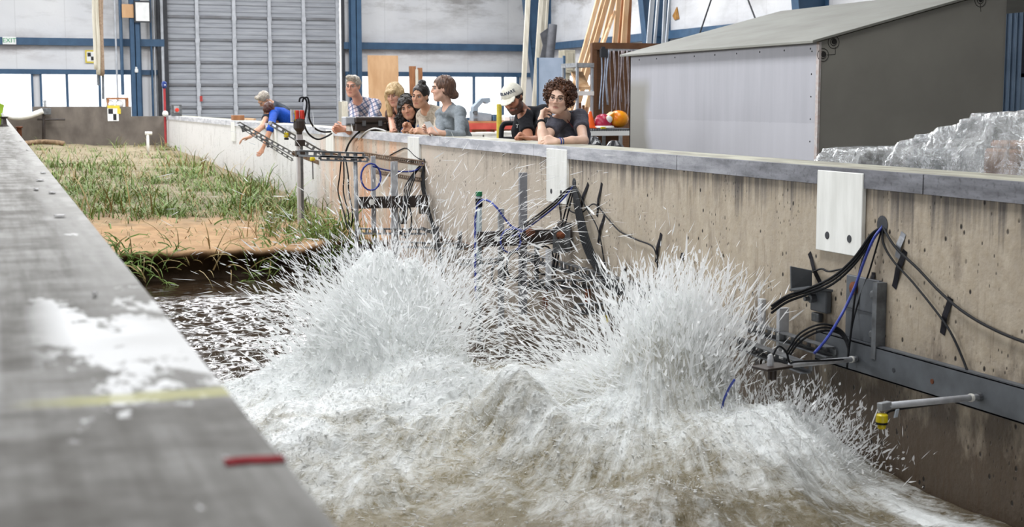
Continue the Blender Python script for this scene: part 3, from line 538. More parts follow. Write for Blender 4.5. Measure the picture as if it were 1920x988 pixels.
yb = MB().lathe([(.02, 0), (.03, .01), (.03, .05), (.02, .06)], q(537, 258), 10).build('sensor', M_YEL, f1); MB().lathe([(.026, -.025), (.028, -.002)], q(537, 258), 10).build('black_ring', M_BLKRUB, yb); MB().tube([q(537, 256), q(535, 246)], .006, 6).build('hanger', M_DKST, f1)
MB().bar(q(604, 284), q(640, 296), .08, .05).build('bracket', M_RUSTY, f1)
# --- post with the red and black head standing in the sand
Yp = 16.2; q = PY(Yp); pb = q(564, 404); po = frame('gauge_post', pb, 'white grey gauge post with a black collar and red caps standing in the sand', 'post')
xp = pb[0]; zt_ = q(563, 252)[2]; zb = float(dune_z(xp, Yp)) - .05
MB().box(xp - .034, xp + .034, Yp - .034, Yp + .034, zb, zt_).build('post', mk('scuffed_white_post', 'c9c8c9', 'a9a7aa', 12, .5, stretch=(1, 1, .3)), po, bevel=.004)
MB().box(xp + .0, xp + .03, Yp - .036, Yp - .034, zb, zt_ - .1).build('slot_strip', M_DKST, po)
hd = MB().lathe([(.03, 0), (.035, .05), (.068, .09), (.068, .17), (.055, .2)], (xp, Yp, zt_ - .02), 14).build('head', M_BLKPL, po, smooth=False)
MB().box(xp - .095, xp - .07, Yp - .03, Yp + .03, q(563, 229)[2], q(563, 205)[2]).build('side_plate', M_LGALV, hd); MB().box(xp - .066, xp - .058, Yp - .071, Yp - .066, q(563, 226)[2], q(563, 207)[2]).build('yellow_label', M_YEL, hd)
for s in (-1, 1): MB().lathe([(.028, 0), (.028, .09), (.022, .1)], (xp + s * .03, Yp - .02, zt_ + .175), 10).build('red_cap', M_RED, po)
for z_, h_ in ((q(563, 268)[2], .07), (q(563, 288)[2], .07)): MB().box(xp - .045, xp + .055, Yp - .045, Yp + .045, z_ - h_ / 2, z_ + h_ / 2).build('clamp', M_BLKPL, po)
for pts in ([(561, 191), (563, 184), (570, 183), (575, 192), (573, 210), (570, 230), (578, 250), (595, 261), (612, 256), (622, 250)], [(567, 191), (570, 184), (577, 184), (580, 200), (580, 222), (590, 240), (605, 247), (620, 247)]):
    MB().tube(spline([oY(u, v, Yp + (-.02 if i < 5 else .1 * (i - 4))) for i, (u, v) in enumerate(pts)]), .011, 6).build('cable', M_BLKRUB, po, smooth=True)
# --- frame across the flume at the third cable hole (Y = 13)
q = PY(13.0); f2 = frame('gauge_rack', q(720, 460), 'upright strut frame with a black cross plate and white disc below the seated case')
slotted(q(560, 287), q(682, 292), .04, .06, 'slotted_bar', M_GALV, f2); slotted(q(600, 296), q(690, 299), .04, .05, 'slotted_bar', M_GALV, f2)
slotted(oX(680, 289, XW - .03), oX(795, 306, XW - .03), .03, .05, 'wall_strut', M_RUSTY, f2); slotted(oX(705, 322, XW - .03), oX(790, 337, XW - .03), .03, .04, 'wall_strut', M_RUSTY, f2)
slotted(oX(735, 297, XW - .03), oX(775, 303, XW - .03), .03, .02, 'wall_strut', M_RUSTY, f2)
MB().tube([q(666, 288), q(670, 480)], .02, 10).build('post', M_GALV, f2, smooth=True)
MB().box(q(694, 0)[0], q(702, 0)[0], 13.02, 13.05, q(700, 455)[2], q(700, 293)[2]).build('post', M_LGALV, f2); MB().box(q(730, 0)[0], q(742, 0)[0], 12.98, 13.02, q(737, 530)[2], q(737, 303)[2]).build('post', M_LGALV, f2)
bp = MB().box(q(665, 0)[0], q(792, 0)[0], 12.93, 12.95, q(730, 389)[2], q(730, 367)[2]).build('cross_plate', M_BLKPL, f2, bevel=.003)
MB().lathe([(.028, 0), (.028, .006)], q(693, 378) + np.array([0, -.075, 0]), 16, (0, -1, 0)).build('disc', M_PVC, bp)
for u, v in ((671, 374), (676, 386), (705, 372), (725, 370)): MB().lathe([(.008, 0), (.006, .006)], q(u, v) + np.array([0, -.072, 0]), 6, (0, -1, 0)).build('bolt', M_GALV, bp)
slotted(q(672, 433), q(800, 434), .04, .06, 'slotted_bar', M_GALV, f2)
sn = MB().lathe([(.016, 0), (.028, .012), (.028, .03), (.014, .045)], q(702, 447), 10).build('sensor', M_YEL, f2); MB().tube([q(703, 446), q(704, 470)], .005, 6).build('probe', M_DKST, sn)
MB().box(q(781, 0)[0], q(795, 0)[0], 12.9, 12.98, q(785, 400)[2], q(785, 365)[2]).build('bracket', M_BLKPL, f2)
q = PY(15.6); sn = frame('wave_sensor', q(585, 300), 'small yellow topped sensor rod hanging right of the gauge post', 'sensor')
MB().lathe([(.015, 0), (.03, .01), (.03, .03), (.02, .045)], q(586, 302), 10).build('head', M_YEL, sn); MB().tube([q(586, 302), q(587, 336)], .007, 6).build('rod', M_DKST, sn); MB().tube([q(586, 297), q(586, 291)], .006, 6).build('hanger', M_DKST, sn)
# --- rail between the frames
q = PY(11.8); f3 = frame('strut_rail', q(800, 460), 'horizontal slotted strut with a bent bracket between the two wall frames')
slotted(q(747, 458), q(905, 463), .04, .055, 'slotted_bar', M_GALV, f3); slotted(oX(820, 444, XW - .04), oX(905, 468, XW - .04), .04, .05, 'wall_strut', M_RUSTY, f3); MB().bar(q(790, 428), q(822, 440), .04, .03).build('bracket', M_DKST, f3)
for u in (819, 863): MB().box(q(u - 3, 0)[0], q(u + 3, 0)[0], 11.82, 11.86, q(u, 470)[2], q(u, 425 if u < 830 else 435)[2]).build('post', M_DKST, f3)
# --- frame at the second cable hole (Y = 9.5)
q = PY(9.45); f4 = frame('gauge_rack', q(950, 560), 'dark cross beam frame with a green capped tube near the middle cable hole')
MB().box(q(893, 0)[0], q(1062, 0)[0], 9.40, 9.44, q(980, 459)[2], q(980, 431)[2]).build('cross_beam', M_BLKPL, f4, bevel=.004)
MB().box(XW - .05, XW - .02, 9.42, 9.62, q(1050, 468)[2], q(1050, 418)[2]).build('mount_plate', M_BLKPL, f4)
MB().box(q(1032, 0)[0], q(1064, 0)[0], 9.37, 9.395, q(1050, 472)[2], q(1050, 424)[2]).build('end_plate', M_DKST, f4, bevel=.003); MB().lathe([(.035, 0), (.035, .012), (.02, .03)], oY(994, 436, 9.4), 12, (0, -1, 0)).build('rusty_boss', M_ORUST, f4); MB().lathe([(.03, 0), (.03, .02), (.018, .05)], oY(1050, 441, 9.37), 10, (0, -1, 0)).build('bolt', M_ORUST, f4)
MB().box(q(922, 0)[0], q(933, 0)[0], 9.392, 9.4, q(928, 451)[2], q(928, 442)[2]).build('white_tag', M_PVC, f4)
gp = MB().tube([q(898, 366), q(898, 640)], .021, 12).build('tube', mk('clear_grey_tube', '9aa5a8', '7f8a8e', 10, .3), f4, smooth=True); MB().lathe([(.024, 0), (.024, .028), (.02, .03)], q(898, 367), 12).build('green_cap', M_GREEN, gp)
MB().box(q(937, 0)[0], q(947, 0)[0], 9.47, 9.5, q(942, 640)[2], q(942, 392)[2]).build('post', M_GALV, f4); MB().box(q(976, 0)[0], q(990, 0)[0], 9.46, 9.49, q(983, 590)[2], q(983, 324)[2]).build('flat_board', mk('grey_flat_board', '909196', '7c7d82', 9, .45), f4)
MB().box(q(1010, 0)[0], q(1016, 0)[0], 9.5, 9.53, q(1013, 545)[2], q(1013, 458)[2]).build('post', M_DKST, f4); slotted(q(860, 491), q(942, 489), .04, .045, 'slotted_bar', M_GALV, f4)
for v0, v1 in ((372, 388), (438, 452)): MB().tube([q(898, v0), q(898, v1)], .025, 10).build('tape_band', M_BLKTAPE, f4)
# --- lower strut shelf in front of it
q = PY(8.7); f5 = frame('strut_shelf', q(1080, 560), 'low shelf of slotted struts close to the water below the second cable hole')
slotted(q(975, 533), q(1155, 531), .05, .06, 'slotted_bar', M_DKST, f5); slotted(oX(985, 478, XW - .04), oX(1260, 556, XW - .04), .05, .06, 'wall_strut', M_DKST, f5); slotted(q(1150, 531), oX(1205, 556, XW - .06), .04, .05, 'slotted_bar', M_DKST, f5)
q2 = PY(7.9); slotted(q2(1080, 578), q2(1252, 572), .05, .065, 'slotted_bar', M_DKST, f5); MB().box(q(1070, 0)[0], q(1078, 0)[0], 9.1, 9.14, oY(1074, 545, 9.1)[2], oY(1074, 466, 9.1)[2]).build('post', M_LGALV, f5)
for u, v0, v1 in ((1110, 540, 568), (1028, 540, 580)): MB().box(q(u - 3, 0)[0], q(u + 3, 0)[0], 8.72, 8.76, q(u, v1)[2], q(u, v0)[2]).build('post', M_ORUST, f5)
MB().box(q2(1243, 0)[0], q2(1253, 0)[0], 7.9, 7.95, q2(1248, 575)[2], q2(1248, 542)[2]).build('post', M_LGALV, f5); MB().lathe([(.016, 0), (.026, .012), (.026, .03), (.014, .045)], q2(1135, 605), 10).build('sensor', M_YEL, f5)
# --- near frame: two posts, wall bracket, bolted plate and the long beam
q = PY(6.75); f6 = frame('post_frame', q(1460, 660), 'two short aluminium posts on wet struts rising from the splash')
MB().box(q(1430, 0)[0], q(1443, 0)[0], 6.70, 6.74, q(1437, 648)[2], q(1437, 558)[2]).build('post', M_LGALV, f6, bevel=.002); MB().box(q(1429, 0)[0], q(1442, 0)[0], 6.70, 6.75, q(1437, 690)[2], q(1437, 649)[2]).build('post_foot', M_BLKPL, f6)
q2 = PY(6.4); MB().box(q2(1474, 0)[0], q2(1493, 0)[0], 6.40, 6.43, q2(1484, 690)[2], q2(1484, 577)[2]).build('post', M_LGALV, f6, bevel=.002)
slotted(oX(1375, 600, XW - .06), oX(1565, 660, XW - .06), .05, .05, 'wall_strut', M_DKST, f6); slotted(oX(1385, 640, XW - .35), oX(1520, 690, XW - .35), .05, .05, 'wall_strut', M_DKST, f6)
bx = frame('wall_bracket', oX(1535, 580, XW - .05), 'grey steel angle bracket with a bolted block below the white panel', 'bracket')
a0 = oX(1482, 503, XW - .16); a1 = oX(1530, 545, XW - .06)
MB().prism([oX(1483, 499, XW - .14), oX(1523, 507, XW - .02), oX(1523, 548, XW - .02), oX(1484, 541, XW - .14)], (.0, .012, 0)).build('upright_plate', M_GSTEEL, bx, bevel=.002)
MB().prism([oX(1480, 541, XW - .14), oX(1524, 549, XW - .01), oX(1562, 543, XW - .01), oX(1518, 536, XW - .14)], (0, 0, -.012)).build('shelf_plate', M_GSTEEL, bx)
p = oX(1545, 562, XW); MB().box(XW - .035, XW - .002, p[1] - .075, p[1] + .075, p[2] - .06, p[2] + .055).build('back_block', M_GSTEEL, bx, bevel=.006); MB().lathe([(.022, 0), (.022, .03), (.012, .035), (.012, .06)], (XW - .035, p[1] + .03, p[2] + .005), 8, (-1, 0, 0)).build('bolt', M_DKST, bx); MB().box(XW - .03, XW - .003, p[1] - .0, p[1] + .07, p[2] - .115, p[2] - .07).build('lower_block', M_DKST, bx, bevel=.004)
bm_ = frame('bolted_beam', oX(1640, 690, XW - .05), 'long grey steel channel with an upright bolted plate on the near wall', 'beam')
zl, zh = .105, .255; ya, yb_ = 6.12, 2.5; MB().box(XW - .05, XW - .04, yb_, ya, zl, zh).box(XW - .05, XW - .002, yb_, ya, zh - .01, zh).box(XW - .05, XW - .002, yb_, ya, zl, zl + .01).build('channel', M_GSTEEL, bm_, bevel=.002)
y1 = oX(1592, 600, XW)[1]; y0 = oX(1658, 600, XW)[1]; pl = MB().box(XW - .022, XW - .002, y0 + .02, y1, zh, .56).build('upright_plate', M_GSTEEL, bm_, bevel=.003); MB().box(XW - .055, XW - .002, y0 - .015, y0 + .02, zh - .06, .555).build('edge_rib', M_DKST, bm_); MB().box(XW - .028, XW - .018, y0 + .02, y1, .40, .404).build('joint', M_DARK, pl)
for yy_, zz_, r_ in ((y1 - .07, .5, .033), (y0 + .06, .49, .02), (y0 + .06, .30, .02)): MB().lathe([(r_, 0), (r_, .008), (r_ * .6, .012)], (XW - .022, yy_, zz_), 12, (-1, 0, 0)).build('bolt', M_ORUST if r_ > .03 else M_DKST, pl)
for u, v, m in ((1676, 694, M_DARK), (1748, 715, M_ORUST)): p = oX(u, v, XW - .05); MB().lathe([(.012, 0), (.011, .003)], p, 10, (-1, 0, 0)).build('bolt_hole', m, bm_)
# --- sensor arms
def arm(name, u0, v0, x0, u1, v1, x1, r, label):
    a, b = oX(u0, v0, x0), oX(u1, v1, x1); e = frame(name, a, label, 'sensor arm'); MB().tube([a, b], r, 10).build('tube', M_LGALV, e, smooth=True)
    d = (a - b) / np.linalg.norm(a - b); MB().lathe([(r * 1.3, 0), (r * 1.35, .02), (r * 1.35, .05), (r * 1.0, .06)], a - d * .02, 10, d).build('end_fitting', M_DKST, e); MB().tube([a + d * -.05, a + d * -.065], r * 1.25, 10).build('cable_tie', M_PVC, e); return e, a, b
e, a, b = arm('instrument_boom', 1606, 673, XW - .05, 1482, 684, XW - .62, .013, 'grey tube arm with a flat black sensor plate above the splash')
c0 = oX(1448, 688, XW - .72); MB().obox(c0, (.075, .02, 0), (-.012, .05, 0), (0, 0, .006)).build('sensor_plate', M_BLKPL, e, bevel=.002); MB().lathe([(.02, 0), (.02, .05)], c0 - np.array([0, 0, .055]), 12).build('sensor_head', M_BLKPL, e); MB().lathe([(.014, 0), (.014, .03), (.009, .05)], c0 + np.array([-.01, 0, .006]), 8).build('connector', M_LGALV, e)
MB().tube(spline([c0 + np.array([0, 0, .05]), c0 + np.array([.03, 0, .09]), c0 + np.array([.07, .0, .06]), c0 + np.array([.1, .02, .01]), b + np.array([.05, 0, .012]), a]), .005, 6).build('cable', M_BLKRUB, e, smooth=True)
e, a, b = arm('instrument_boom', 1838, 744, XW - .05, 1650, 762, XW - .62, .014, 'grey tube arm with a hanging yellow sensor over the dark wet wall')
s0 = oX(1653, 798, XW - .62); sn = MB().lathe([(.014, 0), (.017, .006), (.017, .018), (.022, .02), (.022, .026), (.024, .028), (.024, .055), (.018, .06)], s0 - np.array([0, 0, .012]), 14).build('sensor', M_YEL, e); MB().lathe([(.0235, .0), (.0235, .009)], s0 + np.array([0, 0, .006]), 14).build('black_band', M_BLKRUB, sn)
MB().tube([b + np.array([-.01, 0, -.01]), s0 + np.array([-.045, 0, .01]), s0 + np.array([-.02, 0, .0])], .003, 6).build('wire', M_WHITEC, e); MB().obox(b + np.array([.02, 0, 0]), (.03, .01, 0), (-.004, .012, 0), (0, 0, .016)).build('clamp', M_GALV, e, bevel=.002)
p = oX(1681, 775, XW - .55); MB().obox(p, (.01, .004, .0), (-.001, .002, 0), (.004, 0, .016)).build('paper_tag', mk('pale_tag', 'b9c3cc', 'a9b2bb', 20, .5), e)
MB().tube(spline([a, a * .6 + b * .4 + np.array([0, 0, -.012]), b * .85 + a * .15 + np.array([0, 0, -.02]), s0 + np.array([.03, .02, .04])]), .0045, 6).build('cable', M_BLKRUB, e, smooth=True)
# --- cable holes: dark discs on the wall face imitate the shade inside
for i, (u, v, rz) in enumerate(((1655, 421, .042), (1077, 343, .034), (796, 303, .03))):
    p = oX(u, v, FW); MB().lathe([(rz, 0), (rz * 1.02, .002), (rz * .7, .003)], (FW - .001, p[1], p[2]), 14, (-1, 0, 0)).build('cable_hole_disc', M_DARK, wr)
# --- cables over the concrete
def cable(name, label, pts, r, mat, group='cables on the flume wall', off=.02):
    """pts: (u, v[, distance from wall])"""
    P = [oX(p[0], p[1], FW - (p[2] if len(p) > 2 else off)) for p in pts]; return MB().tube(spline(P, 6), r, 6).build(name, mat, smooth=True, label=label, cat='cable', group=group)
H3, H2, H1 = (1655, 424, .0), (1077, 346, .0), (795, 305, .0)
for i, (dv, l) in enumerate(((0, 'upper black cable sagging from the near hole to the left aluminium post'), (6, 'middle black cable sagging from the near hole to the left aluminium post'), (13, 'lower black cable sagging from the near hole to the left aluminium post'))):
    cable('cable', l, [H3, (1632, 441 + dv, .05), (1600, 485 + dv, .12), (1560, 520 + dv, .16), (1515, 541 + dv * .8, .2), (1475, 555 + dv * .9, .3), (1446, 574 + dv, .38)], .0062, M_BLKRUB)
cable('cable', 'bright blue cable running from the near hole down into the splash', [H3, (1638, 448, .05), (1620, 490, .08), (1602, 540, .12), (1578, 590, .2), (1550, 635, .35), (1527, 662, .45)], .0068, M_BLUEC)
cable('cable', 'thin black cable taped straight down from the near hole past the bolted plate', [H3, (1645, 458), (1629, 512), (1613, 555), (1600, 600, .05), (1591, 648, .09)], .0045, M_BLKRUB)
cable('cable', 'black cable from the near hole hanging left of the bolted plate', [H3, (1620, 480, .06), (1604, 550, .08), (1596, 620, .08), (1590, 668, .06)], .0055, M_BLKRUB)
cable('cable', 'black cable running far right from the near hole along the wall', [H3, (1668, 448), (1685, 470), (1722, 505), (1760, 545), (1800, 580), (1850, 611), (1920, 641), (2050, 680), (2300, 745)], .0065, M_BLKRUB)
cable('cable', 'black cable from the near hole down to the yellow sensor arm', [H3, (1656, 455), (1674, 488), (1712, 530), (1760, 590), (1785, 628), (1808, 680), (1828, 738, .04)], .0055, M_BLKRUB)
cable('cable', 'short wavy black cable taped beside the white near panel', [(1524, 510), (1540, 504), (1553, 509), (1570, 506), (1585, 503)], .005, M_BLKRUB)
for i, (k, l) in enumerate(((0, 'outer black cable loop at the foot of the bolted plate'), (8, 'inner black cable loop at the foot of the bolted plate'), (16, 'innermost black cable loop at the foot of the bolted plate'))):
    cable('cable', l, [(1475, 660 + k, .35), (1500, 625 + k, .3), (1540, 608 + k * .8, .2), (1575, 618 + k * .5, .1), (1590, 645 + k * .5, .08), (1588, 690, .1)], .0055, M_BLKRUB)
for i in range(6):
    cable('cable', ['first', 'second', 'third', 'fourth', 'fifth', 'sixth'][i] + ' strand of the thick black cable bundle running down right from the middle hole', [H2, (1076 + i * 2, 375, .03), (1082 + i * 2.4, 410, .04), (1090 + i * 3, 450, .05), (1106 + i * 3, 490, .06), (1132 + i * 2.5, 525, .08), (1150 + i * 3, 552, .12)], .0065, M_BLKRUB)
for i, (dv, m, l) in enumerate(((0, M_BLKRUB, 'upper black cable crossing from the middle hole to the dark cross beam'), (5, M_BLKRUB, 'lower black cable crossing from the middle hole to the dark cross beam'), (10, M_BLUEC, 'blue cable crossing from the middle hole to the dark cross beam'))):
    cable('cable', l, [H2, (1060, 358 + dv, .05), (1040, 378 + dv, .12), (1010, 402 + dv, .3), (985, 420 + dv, .5), (960, 434 + dv, .6)], .0065, m)
for i, l in enumerate(('left black cable dropping from the middle hole behind the dark cross beam', 'right black cable dropping from the middle hole behind the dark cross beam')):
    cable('cable', l, [H2, (1066 + i * 5, 375, .04), (1054 + i * 6, 420, .06), (1044 + i * 5, 470, .1), (1034 + i * 6, 520, .15)], .006, M_BLKRUB)
cable('cable', 'thin black cable under the tape strips right of the middle hole', [H2, (1086, 362), (1098, 388), (1117, 420), (1126, 450), (1133, 490), (1142, 525)], .0048, M_BLKRUB)
cable('cable', 'long wavy black cable taped across the middle of the concrete wall', [(1062, 385), (1072, 397), (1090, 399), (1110, 383), (1122, 388), (1138, 408), (1160, 432), (1178, 442), (1195, 450), (1222, 461), (1231, 480), (1234, 505), (1239, 530), (1234, 558)], .0052, M_BLKRUB)
cable('cable', 'blue cable looped over the top of the green capped tube', [(892, 560, 1.0), (891, 470, 1.0), (892, 400, 1.0), (900, 378, 1.0), (915, 376, .98), (932, 390, .95), (945, 408, .9), (960, 425, .85), (978, 432, .8)], .0072, M_BLUEC)
def coil(name, u, v, Y, rx, rz, turns, r, mat, label, jit=.02):
    c = oY(u, v, Y); P = []
    for i in range(turns * 16 + 1): t = i / 16 * 6.283; j = 1 + jit * math.sin(i * .37); P.append(c + np.array([rx * j * math.cos(t), -.004 * i / 16 * 2, rz * j * math.sin(t)]))
    return MB().tube(P, r, 6).build(name, mat, smooth=True, label=label, cat='cable', group='coiled cables')
coil('cable_coil', 957, 452, 9.36, .075, .085, 1, .007, M_BLUEC, 'single blue cable ring hung on the dark cross beam'); coil('cable_coil', 695, 332, 12.9, .095, .125, 3, .008, M_BLUEC, 'blue cable coil hung on the frame posts below the black case')
coil('cable_coil', 934, 515, 9.3, .05, .09, 4, .006, M_BLKRUB, 'tight black cable coil behind the aluminium post at the dark beam', .1); coil('cable_coil', 965, 500, 9.3, .06, .1, 4, .006, M_BLKRUB, 'loose black cable coil hanging under the dark cross beam', .15)
coil('cable_coil', 760, 415, 12.8, .06, .16, 4, .007, M_BLKRUB, 'long black cable coil hanging on the frame below the third hole', .12); coil('cable_coil', 1020, 490, 9.2, .07, .1, 2, .006, M_BLKRUB, 'black cable ring hanging below the beam end plate', .1)
cable('cable', 'blue cable running from the blue coil to the third hole', [(700, 312, .6), (725, 319, .4), (760, 322, .15), (782, 318, .05), H1], .0085, M_BLUEC)
for i in range(4): cable('cable', ['leftmost', 'second', 'third', 'rightmost'][i] + ' black cable drooping from the third hole toward the black cross plate', [H1, (782 - i, 316 + i * 3, .05), (768 + i * 3, 335, .1), (759 + i * 4, 352, .2), (757 + i * 3, 372, .3), (752 + i * 3, 420, .35)], .007, M_BLKRUB)
for i in range(3): cable('cable', ['left', 'middle', 'right'][i] + ' strand of the black cable bundle falling from the third hole', [H1, (790 + i * 2.5, 340, .03), (795 + i * 2.5, 372, .04), (803 + i * 2.5, 405, .05), (812 + i * 2.5, 432, .08), (820 + i * 3, 470, .15), (826 + i * 3, 512, .2)], .0085, M_BLKRUB)
for i in range(3): cable('cable', ['left', 'middle', 'right'][i] + ' black cable hanging by the slotted rail right of the gauge post', [(640 + i * 4, 298, .7), (637 + i * 8, 330, .7), (634 + i * 10, 360, .7), (645 + i * 8, 400, .7), (652 + i * 3, 430, .7)], .007, M_BLKRUB)
cable('cable', 'thick black cable climbing over the wall edge to the black case', [(648, 285, .1), (655, 268, .05), (668, 252, .05), (682, 243, -.02), (700, 240, -.1)], .012, M_BLKRUB); cable('cable', 'pale grey cable draped over the wall edge by the black case', [(672, 262, .03), (684, 249, .03), (700, 241, .0), (715, 243, -.06), (725, 247, -.1)], .009, M_WHITEC)
cable('cable', 'thin black cable arching below the narrow white panel', [(725, 295), (745, 284), (762, 278), (778, 292), (790, 300)], .007, M_BLKRUB)
cable('cable', 'short blue cable emerging from the foam below the black sensor plate', [(1377, 712, .62), (1368, 726, .62), (1358, 748, .62), (1354, 765, .62)], .006, M_BLUEC)
# --- tape strips
def tape(u0, v0, u1, v1, w, mat, label):
    a, b = oX(u0, v0, FW - .031), oX(u1, v1, FW - .031); a[0] = b[0] = FW - (.028 if u0 in (1043,) else .0275); d = (b - a) / np.linalg.norm(b - a); sd = np.cross(d, (1, 0, 0)); P = []
    for i in range(7):
        t = i / 6; bulge = .012 * math.exp(-((t - .5) / .22) ** 2); P.append([a + (b - a) * t + sd * s * w / 2 + np.array([.025 - bulge * (1 - abs(s) * .2), 0, 0]) for s in (-1, 0, 1)])
    g = np.array(P); mb = MB().grid(g); mb.grid(g + np.array([.0016, 0, 0])); return mb.build('tape_strip', mat, label=label, cat='tape', group='tape strips on the flume wall')
TP = [(1096, 344, 1081, 391, .035, M_BLKTAPE, 'black tape strip just right of the middle hole'), (1121, 343, 1112, 406, .03, M_BLKTAPE, 'long black tape strip over the crest of the wavy cable'), (1126, 404, 1114, 455, .032, M_BLKTAPE, 'black tape strip below the long strip near the middle hole'),
      (1232, 438, 1222, 493, .034, M_BLKTAPE, 'black tape strip at the bend of the long wavy cable'), (1271, 474, 1272, 490, .032, M_BLKTAPE, 'small torn black tape scrap alone on the concrete'), (1165, 500, 1165, 515, .028, M_BLKTAPE, 'tiny black tape square low on the middle wall'), (1043, 354, 1045, 413, .02, M_BLKTAPE, 'black tape strip over the foot of the second white panel'),
      (1508, 474, 1531, 538, .03, M_BLKTAPE, 'black tape strip slanting behind the steel angle bracket'), (1628, 511, 1628, 540, .03, M_BLKTAPE, 'small black tape square left of the slanting strip near the bolted plate'), (1687, 470, 1666, 540, .036, M_BLKTAPE, 'wide black tape strip right of the near hole'), (1684, 437, 1672, 484, .038, M_GREYTAPE, 'grey tape strip just below the near hole'), (1772, 559, 1756, 627, .036, M_BLKTAPE, 'lone black tape strip on the cable toward the yellow sensor')]
for t in TP: tape(*t)
# ================================================================== THINGS AROUND THE HALL
def text_mesh(txt, size, c, rx, ry, name, mat, parent, depth=.002, align='CENTER'):
    """flat lettering at c, running along rx, up along ry"""
    cu = bpy.data.curves.new('t', 'FONT'); cu.body = txt; cu.size = size; cu.align_x = align; cu.align_y = 'CENTER'; cu.extrude = depth; cu.resolution_u = 2
    o = bpy.data.objects.new('t', cu); COL.objects.link(o); bpy.context.view_layer.update(); me = bpy.data.meshes.new_from_object(o.evaluated_get(bpy.context.evaluated_depsgraph_get()))
    bpy.data.objects.remove(o); rx, ry = np.array(rx, float), np.array(ry, float); rz = np.cross(rx, ry); c = np.array(c, float)
    M = Matrix(((rx[0], ry[0], rz[0], 0), (rx[1], ry[1], rz[1], 0), (rx[2], ry[2], rz[2], 0), (0, 0, 0, 1))); me.transform(M); me.name = name; me.materials.clear(); return link(name, me, mat, c, parent)
M_WHITE = mk('white_enamel', 'e9eae8', 'dddedc', 6, .4); M_BLACKP = mk('black_print', '1b1b1e', '242428', 20, .5); M_GREENP = mk('green_print', '1f9d62', '1a8c56', 20, .5); M_YTAPE = mk('yellow_tape', 'd9c445', 'c4b03c', 20, .5)
M_PLY = mk('plywood', 'cfa880', 'bb9269', 5, .65, stretch=(1, 1, .25)); M_PINE = mk('pine_board', 'e0bd96', 'c99d72', 4, .6, stretch=(3, 3, .4)); M_BROWNB = mk('brown_board', 'a9754f', '8a5c3b', 8, .65, stretch=(3, 3, .4)); M_PALEB = mk('pale_board', 'd9d3c3', 'bdb6a5', 5, .6, stretch=(3, 3, .4))
# exit sign
Y = YB - .24; a, b = oY(5, 83, Y), oY(30, 69, Y); ex = empty('exit_sign', ((a[0] + b[0]) / 2, Y, a[2]), label='green and white EXIT sign on the blue girt at the far left', cat='sign')
MB().box(a[0], b[0], Y, Y + .03, a[2], b[2]).build('sign_box', M_WHITE, ex, bevel=.004); text_mesh('EXIT', .165, ((a[0] + b[0]) / 2, Y - .004, (a[2] + b[2]) / 2), (1, 0, 0), (0, 0, 1), 'lettering', M_GREENP, ex)
def target(u0, v0, u1, v1, Y, label, edge):
    a, b = oY(u0, v1, Y), oY(u1, v0, Y); e = empty('checker_target', ((a[0] + b[0]) / 2, Y, a[2]), label=label, cat='target', group='checkered survey targets'); x0, x1, z0, z1 = a[0], b[0], a[2], b[2]; xm, zm = (x0 + x1) / 2, (z0 + z1) / 2
    MB().box(x0, x1, Y, Y + .01, z0, z1).build('sheet', M_WHITE, e); i = .03 * (x1 - x0) / .3
    if edge == 'all':
        t = (x1 - x0) * .14
        for q in ((x0, x1, z1 - t, z1), (x0, x1, z0, z0 + t), (x0, x0 + t, z0 + t, z1 - t), (x1 - t, x1, z0 + t, z1 - t)): MB().box(q[0], q[1], Y - .002, Y, q[2], q[3]).build('yellow_tape', M_YTAPE, e)
        k = .2; MB().box(x0 + (x1 - x0) * k, xm, Y - .003, Y, zm, z1 - (z1 - z0) * k).build('black_square', M_BLACKP, e); MB().box(xm, x1 - (x1 - x0) * k, Y - .003, Y, z0 + (z1 - z0) * k, zm).build('black_square', M_BLACKP, e)
    else:
        MB().box(x0, x1 + .03, Y - .002, Y, z1 - .04, z1 + .03).build('yellow_tape', M_YTAPE, e); MB().box(x1 - .03, x1 + .05, Y - .002, Y, zm, z1 - .04).build('yellow_tape', M_YTAPE, e)
        MB().box(x0 + .02, xm, Y - .003, Y, zm + .0, z1 - .05).build('black_square', M_BLACKP, e); MB().box(xm, x1 - .05, Y - .003, Y, zm - .15, zm).build('black_square', M_BLACKP, e)
target(160, 94, 181, 118, YB - .05, 'checkered survey target in a yellow border high on the end wall', 'all'); target(202, 200, 222, 227, YE - .012, 'checkered survey target taped on the grey flume end wall', 'top')
# hanging strap bundle
rp = empty('hanging_straps', oY(183, 165, 30), label='bundle of pale hanging straps and ropes in front of the far windows', cat='straps')
for i, (u0, u1, v1, w) in enumerate(((175, 179, 130, .03), (178, 184, 140, .04), (182, 186, 138, .03), (186, 191, 142, .05), (190, 193, 139, .04), (180, 182, 120, .03))):
    P = spline([oY(u0 + 1.2 * math.sin(i * 2.1), -60, 30 + .05 * i), oY(u0, 20, 30 + .05 * i), oY((u0 + u1) / 2 + math.sin(i), 75, 30 + .05 * i), oY(u1, v1, 30 + .05 * i)], 5); MB().tube(P, w, 6).build('strap', [M_PALEB, mk('tan_rope', 'a8927c', '8b7663', 30, .8)][i in (3, 4)], rp, smooth=True)
for u, v0, v1 in ((184, 138, 160), (193, 138, 186)): MB().tube([oY(u, v0, 30.2), oY(u + .5, v1, 30.2)], .03, 6).build('cord_end', mk('grey_cord', '7a7f86', '60656b', 20, .6), rp)
